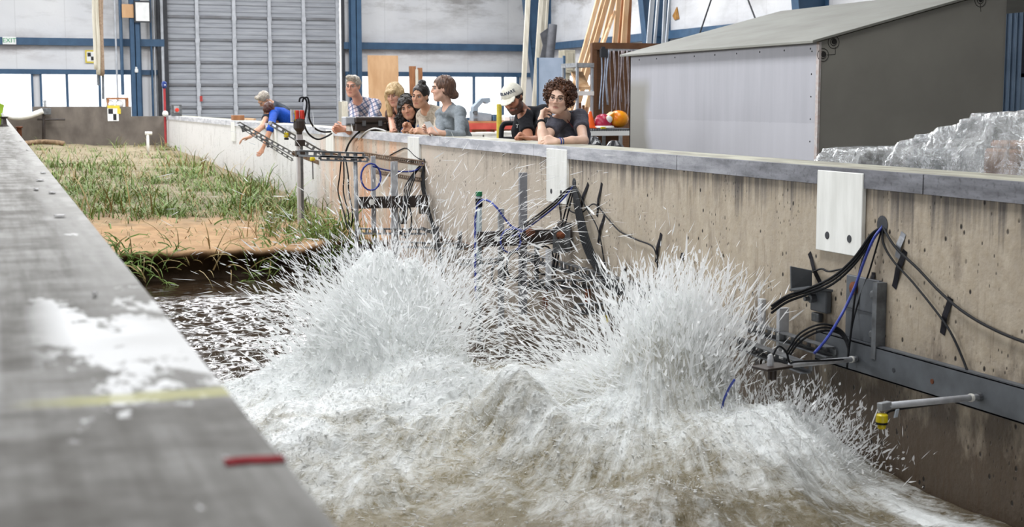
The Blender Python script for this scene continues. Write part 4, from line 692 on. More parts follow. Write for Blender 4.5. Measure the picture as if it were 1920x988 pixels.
# board and mirror panel on the blue column
Y = YB - .6; a, b = oY(229, 33, Y), oY(250, 8, Y); MB().box(a[0], b[0], Y, Y + .03, a[2], b[2]).build('plywood_square', M_PLY, label='square plywood board fixed on the blue column at the left', cat='board')
a, b = oY(252, 42, Y - .05), oY(282, 2, Y - .05); e = empty('framed_panel', ((a[0] + b[0]) / 2, Y, a[2]), label='white panel in a dark frame beside the plywood square', cat='panel'); MB().box(a[0], b[0], Y - .05, Y - .02, a[2], b[2]).build('frame', M_DARK, e); MB().box(a[0] + .04, b[0] - .04, Y - .056, Y - .05, a[2] + .04, b[2] - .04).build('face', M_WHITE, e)
a, b = oY(253, 136, Y), oY(259, 129, Y); MB().box(a[0], b[0], Y, Y + .06, a[2], b[2]).lathe([(.03, 0), (.03, .05)], (a[0] + .04, Y + .03, b[2]), 8).build('junction_box', M_WHITE, bevel=.01, label='small white junction box on the blue column edge', cat='box')
# rack with white globes behind the flume end
Y = 36.2; a, b = oY(201, 200, Y), oY(241, 183, Y); rk = empty('lamp_rack', ((a[0] + b[0]) / 2, Y, 0), label='brown wooden rack standing behind the grey flume end wall', cat='rack')
MB().box(a[0], b[0], Y - .01, Y + .31, b[2] - .05, b[2]).build('top_board', M_BROWNB, rk); MB().box(b[0] - .06, b[0], Y, Y + .3, 0, b[2]).build('side_board', M_BROWNB, rk); MB().box(a[0], a[0] + .05, Y, Y + .3, 0, b[2]).build('side_board', M_BROWNB, rk); MB().box(a[0], b[0], Y, Y + .3, a[2] - .1, a[2] - .05).build('shelf', M_BROWNB, rk)
for u, l in ((208, 'left white globe on the brown rack'), (225, 'right white globe on the brown rack')): p = oY(u, 196, Y - .1); MB().ball((p[0], Y + .08, a[2] + .06), .1, 12).lathe([(.05, 0), (.05, .03)], (p[0], Y + .08, a[2] - .05), 8).build('globe', M_WHITE, smooth=True, label=l, cat='globe', group='white globes on the rack')
# things on the flume end: white pipe, black fitting, red pole with blue lamp, stop box
p = [oY(0, 215, 34.7), oY(30, 220, 34.7), oY(55, 217, 34.7), oY(80, 208, 34.75)]; MB().tube(spline([(-.3, 34.7, p[0][2] + .02)] + p, 8), .065, 10).build('white_pipe', M_PVC, smooth=True, label='curved white pipe lying over the flume end wall', cat='pipe')
q = PY(34.85); e = empty('black_valve', q(82, 262), label='black valve fitting with a long handle on the end wall', cat='valve'); MB().tube([q(82, 265), q(82, 205)], .035, 8).build('pipe', M_BLKPL, e); MB().tube([q(70, 224), q(122, 224)], .022, 8).build('handle', M_BLKPL, e); MB().box(q(73, 0)[0], q(88, 0)[0], 34.78, 34.9, q(80, 215)[2], q(80, 203)[2]).build('body', M_DKST, e, bevel=.01); MB().box(q(74, 0)[0], q(80, 0)[0], 34.8, 34.86, q(76, 200)[2], q(76, 188)[2]).build('grey_box', M_GALV, e)
Xp, Yp = 3.80, 34.6; p = oY(309, 277, Yp); e = empty('signal_pole', p, label='slim red pole with a blue lamp at the flume corner', cat='pole'); xp = oY(309, 200, Yp)[0]; zt = oY(309, 166, Yp)[2]
MB().tube([(xp, Yp, .2), (xp, Yp, zt)], .028, 8).build('pole', mk('red_pole', 'a63236', '8f282c', 9, .45), e); MB().lathe([(.03, 0), (.06, .04), (.06, .14), (.03, .17)], (xp, Yp, zt), 12).build('lamp', mk('blue_lamp', '1f2f66', '2a3f80', 9, .25), e); MB().ball((xp + .01, Yp - .065, zt + .08), .016, 8).build('lens', M_WHITE, e)
MB().lathe([(.07, 0), (.07, .05), (.03, .09)], (xp, Yp - .03, oY(309, 213, Yp)[2]), 10, (0, -1, 0)).build('round_fitting', M_PVC, e)
Yp = 33.2; a, b = oY(322, 218, Yp), oY(341, 196, Yp); e = empty('stop_button_box', ((a[0] + b[0]) / 2, Yp, WT), label='grey box with a red stop button on the white wall', cat='button box'); MB().box(a[0], b[0], Yp, Yp + .12, WT, b[2]).build('case', M_DKST, e, bevel=.01); MB().box(a[0] + .05, b[0] - .06, Yp - .006, Yp, a[2] + .08, b[2] - .03).build('plate', M_GALV, e); MB().lathe([(.02, 0), (.02, .03), (.045, .032), (.045, .055), (.03, .06)], ((a[0] + b[0]) / 2, Yp, (a[2] + b[2]) / 2 + .01), 12, (0, -1, 0)).build('red_button', M_RED, e)
q = PY(25.5); e = empty('wood_block', (q(440, 224)[0], 25.5, WT), label='short brown wood block on the white wall top', cat='wood'); MB().box(q(430, 0)[0], q(452, 0)[0], 25.4, 25.6, WT, q(440, 216)[2]).build('block', M_BROWNB, e, bevel=.005); MB().bar((q(454, 0)[0], 25.4, WT + .025), (q(470, 0)[0], 25.3, WT + .015), .09, .03).build('offcut', M_PINE, e)
Yp = 31.0; p = oY(278, 290, Yp); xp = p[0]; e = empty('pvc_stake', (xp, Yp, float(dune_z(xp, Yp))), label='white plastic stake with a T top standing in the sand', cat='stake'); MB().tube([(xp, Yp, float(dune_z(xp, Yp)) - .05), (xp, Yp, oY(278, 251, Yp)[2])], .03, 8).build('pipe', M_PVC, e, smooth=True); MB().tube([oY(272, 250, Yp), oY(285, 250, Yp)], .036, 8).build('tee', M_PVC, e)
# green and white float by the far end of the left wall
e = empty('green_float', (.12, 20, WT), label='lime green and white object standing on the far end of the left wall', cat='float')
q = PY(20.0); MB().prism([q(-8, 246), q(-8, 190), q(8, 197), q(4, 215), q(14, 238), q(8, 243)], (0, .05, 0)).build('shell', mk('lime_plastic', '9fbf3a', '86a52e', 5, .45), e, bevel=.005); MB().bar(q(4, 212) - np.array([0, .02, 0]), q(13, 240) - np.array([0, .02, 0]), .03, .03).build('white_stripe', M_WHITE, e); MB().lathe([(.07, 0), (.04, .03), (.03, .1), (.06, .13)], (q(8, 245)[0], 19.95, WT), 10).build('foot', M_BLKPL, e)
q = PY(21.5); MB().box(q(22, 0)[0], q(31, 0)[0], 21.4, 21.6, .1, q(26, 238)[2]).box(q(20, 0)[0], q(33, 0)[0], 21.38, 21.62, q(26, 240)[2], q(26, 237)[2]).build('rusty_post', M_ORUST, label='short rusty steel post against the left wall far end', cat='post')
# things on the flume wall top
q = PY(15.55); a, b = q(663, 247), q(723, 219); cs = empty('equipment_case', ((a[0] + b[0]) / 2, 15.55, WT), label='black equipment case lying on the wall by the man in plaid', cat='case'); MB().box(a[0], b[0], 15.45, 15.75, WT + .002, b[2] - .07).build('base', M_BLKPL, cs, bevel=.012); MB().box(a[0] - .004, b[0] + .004, 15.44, 15.76, b[2] - .066, b[2]).build('lid', M_BLKPL, cs, bevel=.012)
for f_ in (.25, .75): MB().box(a[0] + (b[0] - a[0]) * f_ - .02, a[0] + (b[0] - a[0]) * f_ + .02, 15.43, 15.45, b[2] - .1, b[2] - .04).build('latch', M_DKST, cs)
a, b = q(646, 240), q(664, 219); e = empty('grey_unit', ((a[0] + b[0]) / 2, 15.6, WT), label='pale grey electronics unit left of the black case', cat='device'); MB().box(a[0], b[0], 15.5, 15.7, WT + .06, b[2]).build('housing', mk('pale_grey_housing', 'b4b7bd', 'a2a5ab', 9, .45), e, bevel=.008); MB().box(a[0] + .05, b[0] - .02, 15.52, 15.68, WT, WT + .06).build('base', M_PVC, e)
for i in range(6): MB().box(a[0] + .012 + i * .016, a[0] + .02 + i * .016, 15.494, 15.5, WT + .07, WT + .085).build('port', M_BLACKP, e)
a, b = q(724, 246), q(736, 224); e = empty('cable_reel', ((a[0] + b[0]) / 2, 15.6, WT), label='small black and clear gadget with a red knob right of the case', cat='device'); MB().box(a[0] + .01, b[0], 15.5, 15.62, WT, b[2] - .03).build('body', M_BLKPL, e, bevel=.01); MB().lathe([(.02, 0), (.02, .02)], (a[0] + .03, 15.5, b[2] - .05), 10, (0, -1, 0)).build('red_knob', M_RED, e); MB().lathe([(.03, 0), (.03, .03)], (a[0] + .06, 15.5, WT + .05), 12, (0, -1, 0)).build('wheel', M_GALV, e)
# ---- far end: sheets, workbench, machine
Y = 38.6; a, b = oY(692, 215, Y), oY(748, 104, Y); MB().prism([(a[0], Y - .1, 0), (b[0], Y - .1, 0), (b[0], Y + .1, b[2]), (a[0], Y + .1, b[2])], (0, .025, 0)).build('plywood_sheet', M_PLY, label='tall plywood sheet leaning behind the man in plaid', cat='sheet')
def lean(u0, u1, v0, Y, mat, label, w=.03, cat='board', name='board', grp=None):
    a, b = oY(u0, v0, Y), oY(u1, v0, Y); return MB().prism([(a[0], Y - .12, 0), (b[0], Y - .12, 0), (b[0], Y, a[2]), (a[0], Y, a[2])], (0, w, 0)).build(name, mat, label=label, cat=cat, group=grp, bevel=.004)
lean(714, 725, 125, 38.9, M_BROWNB, 'short brown board leaning on the plywood sheet'); lean(767, 780, 124, 38.9, M_BROWNB, 'left brown board leaning at the window behind the women'); lean(783, 792, 127, 38.8, M_BROWNB, 'right brown board leaning at the window behind the women'); lean(779, 784, 130, 38.7, M_PALEB, 'thin pale board between the two brown boards at the window')
a, b = oY(641, 216, 38.0), oY(652, 190, 38.0); MB().box(a[0], b[0], 38, 38.4, 0, b[2]).box(a[0] + .05, b[0] - .05, 37.98, 38, .3, b[2] - .1).build('pale_cabinet', M_PALEB, bevel=.01, label='narrow pale cabinet by the big door edge', cat='cabinet')
Yb = 32.0; q = PY(Yb); tb = empty('workbench', (q(925, 0)[0], Yb, 0), label='long red workbench behind the flume wall', cat='workbench'); x0, x1, zt = q(876, 0)[0], q(990, 0)[0], q(920, 229)[2]; M_SALM = mk('red_bench_paint', 'cf5b4e', 'bd4c40', 4, .5)
MB().box(x0, x1, Yb, Yb + .8, zt - .02, zt + .02).build('top', mk('bench_top_wood', 'c58a5c', 'a8734a', 4, .6), tb); MB().box(x0 + .02, x1 - .02, Yb, Yb + .05, zt - .17, zt - .02).build('apron', M_SALM, tb)
for x in (x0 + .06, (x0 + x1) / 2, x1 - .1): 
    for y in (Yb + .06, Yb + .72): MB().box(x - .05, x + .05, y - .04, y + .04, 0, zt - .02).build('leg', M_SALM, tb)
MB().box(x0, x1, Yb + .3, Yb + .8, .25, .3).build('shelf', M_BROWNB, tb); MB().box(x0 + .1, x1 - .1, Yb + .7, Yb + .74, .3, zt - .1).build('back_panel', M_BROWNB, tb)
q = PY(Yb + .3); zt2 = q(920, 228)[2]; zt2 = zt + .02; d_ = np.array([0, .25, 0]); bs = empty('band_saw', (q(905, 0)[0], Yb + .3, zt), label='grey machine with a bent arm standing on the red workbench', cat='machine'); M_MACH = mk('machine_grey', '8f9ba6', '7d8994', 6, .45)
def Z(u, v): p = q(u, v); p[2] = max(p[2], zt2); return p
MB().prism([Z(886, 230), Z(886, 208), Z(896, 210), Z(922, 213), Z(922, 230)], d_).build('base', M_MACH, bs, bevel=.01); MB().prism([Z(886, 214), Z(887, 200), Z(903, 184), Z(919, 183), Z(920, 191), Z(913, 195), Z(907, 191), Z(897, 202), Z(896, 214)], d_ * .7).build('arm', M_MACH, bs, bevel=.01)
for v in (208, 222): MB().box(q(888, 0)[0], q(894, 0)[0], Yb + .27, Yb + .3, q(890, v + 7)[2], q(890, v)[2]).build('grille', M_DKST, bs)
for u0, u1, v, h_, m, l in ((924, 934, 229, 8, M_BLUE, 'blue box on the workbench right of the grey machine'), (944, 955, 229, 7, M_WHITE, 'white bag heaped on the workbench'), (957, 968, 229, 5, M_GALV, 'grey tray on the workbench end')):
    a, b = oY(u0, v, Yb + .3), oY(u1, v - h_, Yb + .3); MB().box(a[0], b[0], Yb + .25, Yb + .55, zt + .02, b[2] + .05).box(a[0] + .02, b[0] - .02, Yb + .27, Yb + .5, b[2] + .05, b[2] + .08).build('bench_item', m, bevel=.03, label=l, cat='box', group='things on the workbench')
p = oD(936, 265, 19.0); MB().tube([(p[0], p[1], 0), (p[0], p[1], oD(936, 195, 19)[2])], .035, 10).lathe([(.06, 0), (.06, .02)], (p[0], p[1], 0), 10).build('yellow_bollard', M_YTAPE, smooth=False, label='slim yellow post behind the wall left of the man in the cap', cat='post')
q = lambda u, v: oD(u, v, 17.0); e = empty('hand_cart', q(955, 300) * np.array([1, 1, 0]), label='black tubular cart handle behind the man in the cap', cat='cart'); P = [q(940, 300), q(940, 250), q(943, 235), q(952, 231), q(985, 231)]; MB().tube(spline(P, 5), .03, 8).build('handle', M_BLKRUB, e, smooth=True); MB().tube([q(940, 260), q(985, 260)], .025, 8).build('crossbar', M_BLKRUB, e); a = q(962, 300); MB().box(a[0] - .35, a[0] + .35, a[1] - .2, a[1] + .4, .12, .18).build('deck', M_DKST, e)
for s in (-.25, .25): MB().lathe([(.06, -.02), (.06, .02)], (a[0] + s, a[1] - .1, .06), 12, (1, 0, 0)).build('wheel', M_BLKRUB, e)
Yq = 28.5; q = PY(Yq)
for u0, u1, v, l in ((885, 905, 253, 'left white crate behind the wall below the red workbench'), (908, 932, 252, 'middle white crate behind the wall below the red workbench'), (945, 975, 250, 'right white crate behind the wall below the red workbench')): a = q(u0, v); b = q(u1, v); MB().box(a[0], b[0], Yq, Yq + .5, 0, a[2]).box(a[0] - .02, b[0] + .02, Yq - .02, Yq + .52, a[2], a[2] + .04).build('white_crate', M_PVC, label=l, cat='crate', group='white crates below the workbench')
# ---- corner with leaning boards
def leanbar(name, u0, u1, Yp, w, d, mat, label, grp, v0=118, vt=-60, cat='board', lift=0):
    s = (u1 - u0) / (0 - v0); vb = 191 + (CZ - lift) / (Yp / math.cos(YAW)) * FPX * .955; a = oY(u0 + s * (vb - v0), vb, Yp); b = oY(u0 + s * (vt - v0), vt, Yp + .25)
    a[2] = max(a[2], .0); return MB().bar(a, b, d, w, np.cross((b - a), (0, 1, 0))).build(name, mat, label=label, cat=cat, group=grp, bevel=.004)
G = 'lumber leaning at the right wall'
for i, (u0, u1, w, m, l) in enumerate(((1088, 1121, .075, M_PINE, 'leftmost pine board leaning behind the shelf rack'), (1097, 1131, .06, M_PINE, 'second pine board from the left behind the shelf rack'), (1106, 1139, .09, M_PINE, 'third pine board from the left behind the shelf rack'), (1121, 1150, .09, M_PINE, 'fourth pine board from the left, above the pegboard'),
        (1149, 1160, .09, M_PINE, 'upright pine board above the pegboard middle'), (1166, 1175, .1, M_PINE, 'upright pine board next to the blue column'), (1157, 1167, .05, M_BROWNB, 'narrow brown board between the two upright pine boards'), (1176, 1181, .07, M_BROWNB, 'brown board right beside the blue column'))):
    leanbar('lumber_board', u0, u1, 24.0 + .12 * i, w, .05, m, l, G)
MB().bar(oY(1128, 90, 23.8), oY(1152, 22, 24.6), .05, .06, (0, 1, 0)).build('lumber_board', M_PINE, label='short pine board crossing between the leaning boards', cat='board', group=G)
G = 'pale boards leaning at the blue corner column'
for i, (u0, u1, w, l) in enumerate(((984, 990, .12, 'leftmost pale board on the blue corner column'), (1006, 1014, .09, 'second pale board from the left at the corner column'), (1012, 1021, .09, 'third pale board from the left at the corner column'), (1020, 1027, .06, 'rightmost narrow pale board at the corner column'))): leanbar('pale_board', u0, u1, 33.0 + .15 * i, w, .05, M_PALEB, l, G)
G = 'metal studs leaning at the blue column'; M_STUD = mk('metal_stud', 'c3c8cd', 'a8adb3', 5, .35, metal=.5, stretch=(2, 2, .3))
for i, (u0, u1, w, l) in enumerate(((1216, 1223, .1, 'leftmost metal stud on the second blue column'), (1227, 1234, .05, 'second metal stud from the left on the blue column'), (1243, 1247, .06, 'third metal stud from the left on the blue column'), (1249, 1256, .05, 'rightmost metal stud on the second blue column'))): leanbar('metal_stud', u0, u1, 26.0 + .1 * i, w, .04, M_STUD, l, G, 85)
q = PY(31.5); e = empty('rolled_mat', q(1020, 180), label='dark grey rolled mat leaning beside the pale boards', cat='mat'); MB().tube([(q(1008, 112)[0], 31.2, 0), q(1030, 112), q(1037, 46)], [.11, .11, .1], 12).build('roll', mk('grey_mat', '55565a', '47484c', 9, .8), e, smooth=True); MB().prism([q(1013, 63), q(1028, 52), q(1022, 108), q(1012, 110), q(1018, 85)], (0, .02, 0)).build('loose_flap', mk('grey_mat_flap', '5b5c61', '4d4e52', 9, .8), e)
q = PY(30.0); a, b = q(1010, 108), q(1060, 108); e = empty('blue_grey_panel', ((a[0] + b[0]) / 2, 30, 0), label='pale blue grey panel standing behind the curly haired woman', cat='panel'); MB().box(a[0], b[0] - .05, 30, 30.03, .05, a[2]).build('sheet', mk('blue_grey_sheet', 'a9b7ca', '99a8bc', 3, .4), e); MB().box(b[0] - .05, b[0], 29.99, 30.04, 0, a[2] + .05).build('edge_post', M_BLUE, e); MB().box(a[0] - .03, a[0], 29.99, 30.04, 0, a[2]).build('edge_post', M_BLUE, e)
q = PY(33.5); a, b = q(1058, 137), q(1079, 94); MB().box(a[0], b[0], 33.5, 33.9, a[2], b[2]).box(a[0] + .06, b[0] - .06, 33.48, 33.5, a[2] + .06, b[2] - .06).box(a[0] + .1, b[0] - .1, 33.6, 33.8, 0, a[2]).build('beige_cabinet', mk('beige_paint', 'bdb6a2', 'aaa390', 4, .5), bevel=.01, label='beige electrical cabinet between the grey panel and the lumber', cat='cabinet')
# shelf rack, pegboard, bench
q = PY(19.3); x0, x1 = q(1083, 0)[0], q(1111, 0)[0]; rk = empty('shelf_rack', ((x0 + x1) / 2, 19.3, 0), label='grey steel shelf rack left of the pegboard', cat='rack'); M_RACK = mk('rack_steel', 'b9c0c8', 'a4abb3', 6, .4, metal=.3)
for x in (x0, x1):
    for y in (19.3, 19.85): MB().box(x - .016, x + .016, y - .016, y + .016, 0, q(1095, 118)[2]).build('upright', M_RACK, rk)
for v, m in ((122, M_GALV), (175, M_WHITE), (262, M_WHITE)): MB().box(x0 - .02, x1 + .02, 19.27, 19.88, q(1095, v + 4)[2], q(1095, v - 4)[2]).build('shelf', m, rk)
for i in range(3): p = q(1089 + i * 7, 172); MB().bar((p[0], 19.32, p[2] + .05), (p[0] + .04, 19.7, p[2] + .28), .06, .05).build('wood_offcut', M_PINE, label=['left', 'middle', 'right'][i] + ' pine offcut on the middle shelf of the steel rack', cat='wood', group='offcuts on the steel rack')
for i in range(4): p = q(1087 + i * 6, 222); MB().bar((p[0], 19.35, q(1095, 256)[2]), (p[0] + .08, 19.6, q(1095, 190 + 4 * i)[2]), .04, .03).build('brown_batten', M_BROWNB, label=['first', 'second', 'third', 'fourth'][i] + ' brown batten from the left under the middle rack shelf', cat='wood', group='battens on the steel rack')
q = PY(20.3); x0, x1, z1, zb = q(1113, 0)[0], q(1262, 0)[0], q(1150, 84)[2], .25; pg = empty('pegboard', ((x0 + x1) / 2, 20.3, 0), label='brown pegboard in a wooden frame hung with cables', cat='pegboard'); M_PEG = mk('pegboard_brown', '6f4d34', '5d3f2a', 5, .65)
n = NT('perforated_hardboard'); P = n.pos((40, 40, 40)); fx = n.math('SUBTRACT', n.math('FRACT', n.sep(P)[0]), .5); fz = n.math('SUBTRACT', n.math('FRACT', n.sep(P)[2]), .5); r2 = n.math('ADD', n.math('MULTIPLY', fx, fx), n.math('MULTIPLY', fz, fz)); n.set(n.mix(n.ramp(r2, .05, .03), '7a573d', '2a1c12'), .6); M_PERF = n.m
MB().box(x0, x1, 20.32, 20.34, zb, z1).build('board', M_PERF, pg); MB().box(x0 - .03, x0 + .05, 20.27, 20.35, 0, z1 + .02).build('frame_post', M_PEG, pg); MB().box(x1 - .05, x1 + .03, 20.27, 20.35, 0, z1 + .02).build('frame_post', M_PEG, pg); MB().box(x0, x1, 20.265, 20.345, z1 - .08, z1 + .03).build('frame_rail', M_PEG, pg); MB().box(x0 + .1, x1 - .1, 20.22, 20.27, q(1150, 96)[2], q(1150, 92)[2]).build('hook_rail', M_GALV, pg)
M_CLR = mk('pale_cable', 'b9aeb0', '92878a', 15, .35); M_SIL = mk('silver_cable', 'a9b3c4', '8b95a6', 15, .3, metal=.3)
for i in range(14):
    u = 1122 + i * 4.2 + (i % 3); v1 = 205 + 14 * math.sin(i * 1.9); m = M_SIL if i < 3 else M_CLR; p = q(u, 95); P = [(p[0] + .02 * math.sin(i + k * .9), 20.2 - .02 * (i % 3), q(u, 95 + (v1 - 95) * k / 5)[2]) for k in range(6)]
    MB().tube(spline(P, 3), .012 if i < 3 else .008, 6).build('hanging_cable', m, smooth=True, label=('bright silver cable' if i < 3 else 'thin pale cable') + ' hanging at the left of the brown pegboard' if i < 3 else 'thin pale cable hanging across the middle of the brown pegboard', cat='cable', group='cables hung on the pegboard')
p = q(1125, 100); MB().box(p[0] - .05, p[0] + .06, 20.14, 20.2, q(1125, 108)[2], q(1125, 92)[2]).box(p[0] - .02, p[0] + .03, 20.17, 20.22, q(1125, 92)[2], q(1125, 88)[2]).build('black_connector', M_DARK, label='dark connector block at the top left of the pegboard', cat='connector')
q = PY(18.6); x0, x1, zt = q(1104, 0)[0], q(1205, 0)[0], q(1145, 241)[2]; tb = empty('roller_bench', ((x0 + x1) / 2, 18.6, 0), label='white edged roller bench below the pegboard', cat='bench')
MB().box(x0, x1, 18.6, 18.64, zt - .1, zt - .03).build('front_rail', M_WHITE, tb); MB().box(x0, x1, 19.2, 19.24, zt - .1, zt - .03).build('back_rail', M_WHITE, tb)
for i in range(22): x = x0 + .03 + i * (x1 - x0 - .06) / 21; MB().tube([(x, 18.6, zt - .02), (x, 19.24, zt - .02)], .018, 6).build('roller', M_DKST, tb)
for x in (x0 + .05, (x0 + x1) / 2 + .1, x1 - .05):
    for y in (18.62, 19.22): MB().box(x - .02, x + .02, y - .02, y + .02, 0, zt - .1).build('leg', M_GALV, tb)
MB().box(x0, x1, 19.25, 19.3, .1, zt - .1).build('back_panel', M_PEG, tb)
M_ORG = mk('orange_cone', 'f0641e', 'e05a18', 9, .45); p = q(1117, 236); cn = empty('traffic_cone', (p[0], 18.8, zt), label='small orange traffic cone on the roller bench', cat='cone'); MB().box(p[0] - .09, p[0] + .09, 18.71, 18.89, zt, zt + .02).build('base', M_ORG, cn, bevel=.005); MB().lathe([(.075, 0), (.02, .215), (.01, .225)], (p[0], 18.8, zt + .02), 16).build('body', M_ORG, cn, smooth=False); 
for z_, r_ in ((.09, .0545), (.15, .039)): MB().lathe([(r_, 0), (r_ - .008, .03)], (p[0], 18.8, zt + z_), 16, cap=False).build('band', mk('cone_band%d' % int(z_ * 100), 'f58a4a', 'ee7c3c', 9, .4), cn)
p = q(1141, 236); hm = empty('sports_helmet', (p[0], 18.8, zt), label='red and white helmet between the cone and the orange hood', cat='helmet'); MB().lathe([(.125, 0), (.13, .05), (.118, .11), (.085, .16), (.03, .185), (.002, .187)], (p[0], 18.8, zt + .02), 16).build('shell', mk('helmet_crimson', 'b02a4a', '96213d', 6, .3), hm, smooth=True); MB().ball((p[0] + .05, 18.70, zt + .13), .055, 10, (1, .5, 1)).build('white_patch', M_WHITE, hm, smooth=True); MB().lathe([(.15, 0), (.14, .02), (.125, .025)], (p[0], 18.76, zt + .012), 16).build('brim', M_WHITE, hm); MB().box(p[0] - .1, p[0] - .02, 18.62, 18.66, zt, zt + .025).build('buckle', M_YEL, hm)
p = q(1164, 235); hd = empty('orange_hood', (p[0], 18.8, zt), label='yellow orange hard hat lying at the shed corner', cat='hard hat'); MB().ball((p[0] + .05, 18.8, zt + .13), .155, 14, (1, .9, .82)).build('dome', mk('amber_plastic', 'eb9a16', 'e0761a', 7, .25, lo=.45, hi=.6), hd, smooth=True); MB().prism([(p[0] - .07, 18.7, zt + .10), (p[0] - .20, 18.68, zt + .15), (p[0] - .05, 18.7, zt + .24)], (0, .16, 0)).build('peak', mk('amber_peak', 'e9a51c', 'dd8f14', 7, .3), hd, bevel=.01)
q = PY(16.0)
for i, (u0, u1, v, l) in enumerate(((1112, 1142, 262, 'black plastic bag heap left below the roller bench'), (1136, 1190, 268, 'black plastic bag heap right below the roller bench'))):
    a, b = q(u0, v), q(u1, v); c = ((a[0] + b[0]) / 2, 16.2, a[2] / 2); mb = MB().ball(c, 1, 20, ((b[0] - a[0]) / 2, .3, a[2] / 2)); V = np.array(mb.v); V[:, 2] += .1 * (fbm(V[:, 0] * 7, V[:, 1] * 7, V[:, 2] * 5, o=3, seed=i + 70, ridge=True) - .5); V[:, 2] = np.maximum(V[:, 2], 0); mb.v = [tuple(v_) for v_ in V]; mb.build('bin_bag', mk('black_film%d' % i, '202124', '2d2e32', 8, .22), label=l, cat='bag', group='black bags below the bench')
# ---- the slant roofed shed
sx0, sx1, sy0, sy1, ze, zr = 5.5, 7.09, 8.8, 12.0, 1.815, 2.225
sh = empty('equipment_shed', ((sx0 + sx1) / 2, (sy0 + sy1) / 2, 0), label='large grey plywood box with a slanting roof behind the flume wall', cat='shed')
n = NT('shed_side_paint'); P = n.pos(); X_, Y_, Z_ = n.sep(P); f = n.noise(n.pos((1, 6, .5)), 2, 5, .6); blk = n.noise(P, 1.2, 3); c = n.mix(n.ramp(f, .35, .65), 'b3b3b9', 'acacb2'); c = n.mix(n.ramp(n.math('ADD', Z_, n.ramp(n.noise(P, 20, 3), 0, 1, -.01, .01)), 1.242, 1.238, 0, .35), c, 'c9c9ce')
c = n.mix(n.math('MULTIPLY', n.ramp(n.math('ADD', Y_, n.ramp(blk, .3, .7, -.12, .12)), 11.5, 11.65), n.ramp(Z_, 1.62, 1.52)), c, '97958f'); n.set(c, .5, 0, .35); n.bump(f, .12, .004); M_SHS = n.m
M_SHF = mk('shed_front_paint', '98958c', '8e8b83', 2, .6); M_SHR = mk('shed_roof_paint', '8c8c84', '828179', 2.5, .6, stretch=(1, .5, 1), bump=.06); t = .018
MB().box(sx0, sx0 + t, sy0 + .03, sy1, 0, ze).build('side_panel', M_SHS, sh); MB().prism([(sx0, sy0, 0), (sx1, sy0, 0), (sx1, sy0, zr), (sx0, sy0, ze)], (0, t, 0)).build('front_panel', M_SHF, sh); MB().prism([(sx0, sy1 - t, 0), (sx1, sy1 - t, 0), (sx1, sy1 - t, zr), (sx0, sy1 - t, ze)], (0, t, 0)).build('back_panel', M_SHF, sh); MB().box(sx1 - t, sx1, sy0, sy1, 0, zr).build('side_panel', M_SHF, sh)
MB().box(sx0 - .006, sx0 + .012, sy0 - .004, sy0 + .032, 0, ze).build('corner_strip', mk('pale_edge', 'b9a7a0', 'c7c3c0', 30, .6), sh)
sl = (zr - ze) / (sx1 - sx0); MB().prism([(sx0 - .07, sy0 - .02, ze - sl * .07 + .006), (sx1 + .02, sy0 - .02, zr + sl * .02 + .006), (sx1 + .02, sy0 - .02, zr + sl * .02 + .026), (sx0 - .07, sy0 - .02, ze - sl * .07 + .026)], (0, sy1 - sy0 + .1, 0)).build('roof', M_SHR, sh, bevel=.003)
MB().prism([(sx1 + .02, sy0 - .02, zr), (sx1 + .9, sy0 - .02, zr - .1), (sx1 + .9, sy0 - .02, zr - .08), (sx1 + .02, sy0 - .02, zr + .03)], (0, sy1 - sy0 + .1, 0)).build('roof', M_SHR, sh)
for i in range(9): y = sy0 + .12 + i * .36; MB().lathe([(.008, 0), (.006, .003)], (sx0, y, ze - .045), 6, (-1, 0, 0)).build('screw', M_BLACKP, sh)
for i in range(6): MB().lathe([(.007, 0), (.005, .003)], (sx0, sy0 + .1, .95 + i * .16), 6, (-1, 0, 0)).build('screw', M_BLACKP, sh)
M_INK = mk('charcoal_marks', '2a2826', '34312e', 20, .7); mp = [oY(u, v, sy0) for u, v in ((1563, 79), (1543, 103), (1838, 0))]
for c0, r_ in ((mp[0], .045), (mp[1], .045), (mp[2], .05)):
    for rr in (1, .55): MB().tube([c0 + np.array([r_ * rr * math.cos(a), -.001, r_ * rr * math.sin(a)]) for a in np.linspace(0, 6.283, 20)], .0025, 4).build('drawn_ring', M_INK, sh)
    MB().lathe([(.02, 0), (.018, .002)], c0 + np.array([.004, 0, .003]), 10, (0, -1, 0)).build('drawn_dot', M_INK, sh)
c0 = oY(1566, 88, sy0); c1 = oY(1566, 102, sy0); c2 = oY(1550, 103, sy0); MB().bar(c0, c1, .003, .003, (0, 1, 0)).bar(c1, c2, .003, .003).build('drawn_line', M_INK, sh); MB().bar(oY(1838, 8, sy0), oY(1839, 22, sy0), .003, .003, (0, 1, 0)).build('drawn_line', M_INK, sh)
# guy wires on the right wall
for i, (u0, v0, u1, v1) in enumerate(((1340, -20, 1308, 75), (1395, -20, 1420, 45))): struct(MB().tube([oX(u0, v0, XR - .3), oX(u1, v1, XR - .3)], .02, 6), 'trim_%d' % (50 + i), M_DARK)
struct(MB().prism([oX(1270, 13, XR - .01), oX(1274, 35, XR - .01), oX(1266, 38, XR - .01), oX(1262, 30, XR - .01)], (-.02, 0, 0)), 'trim_52', mk('torn_foam', 'b98a4a', '8a6030', 8, .8))
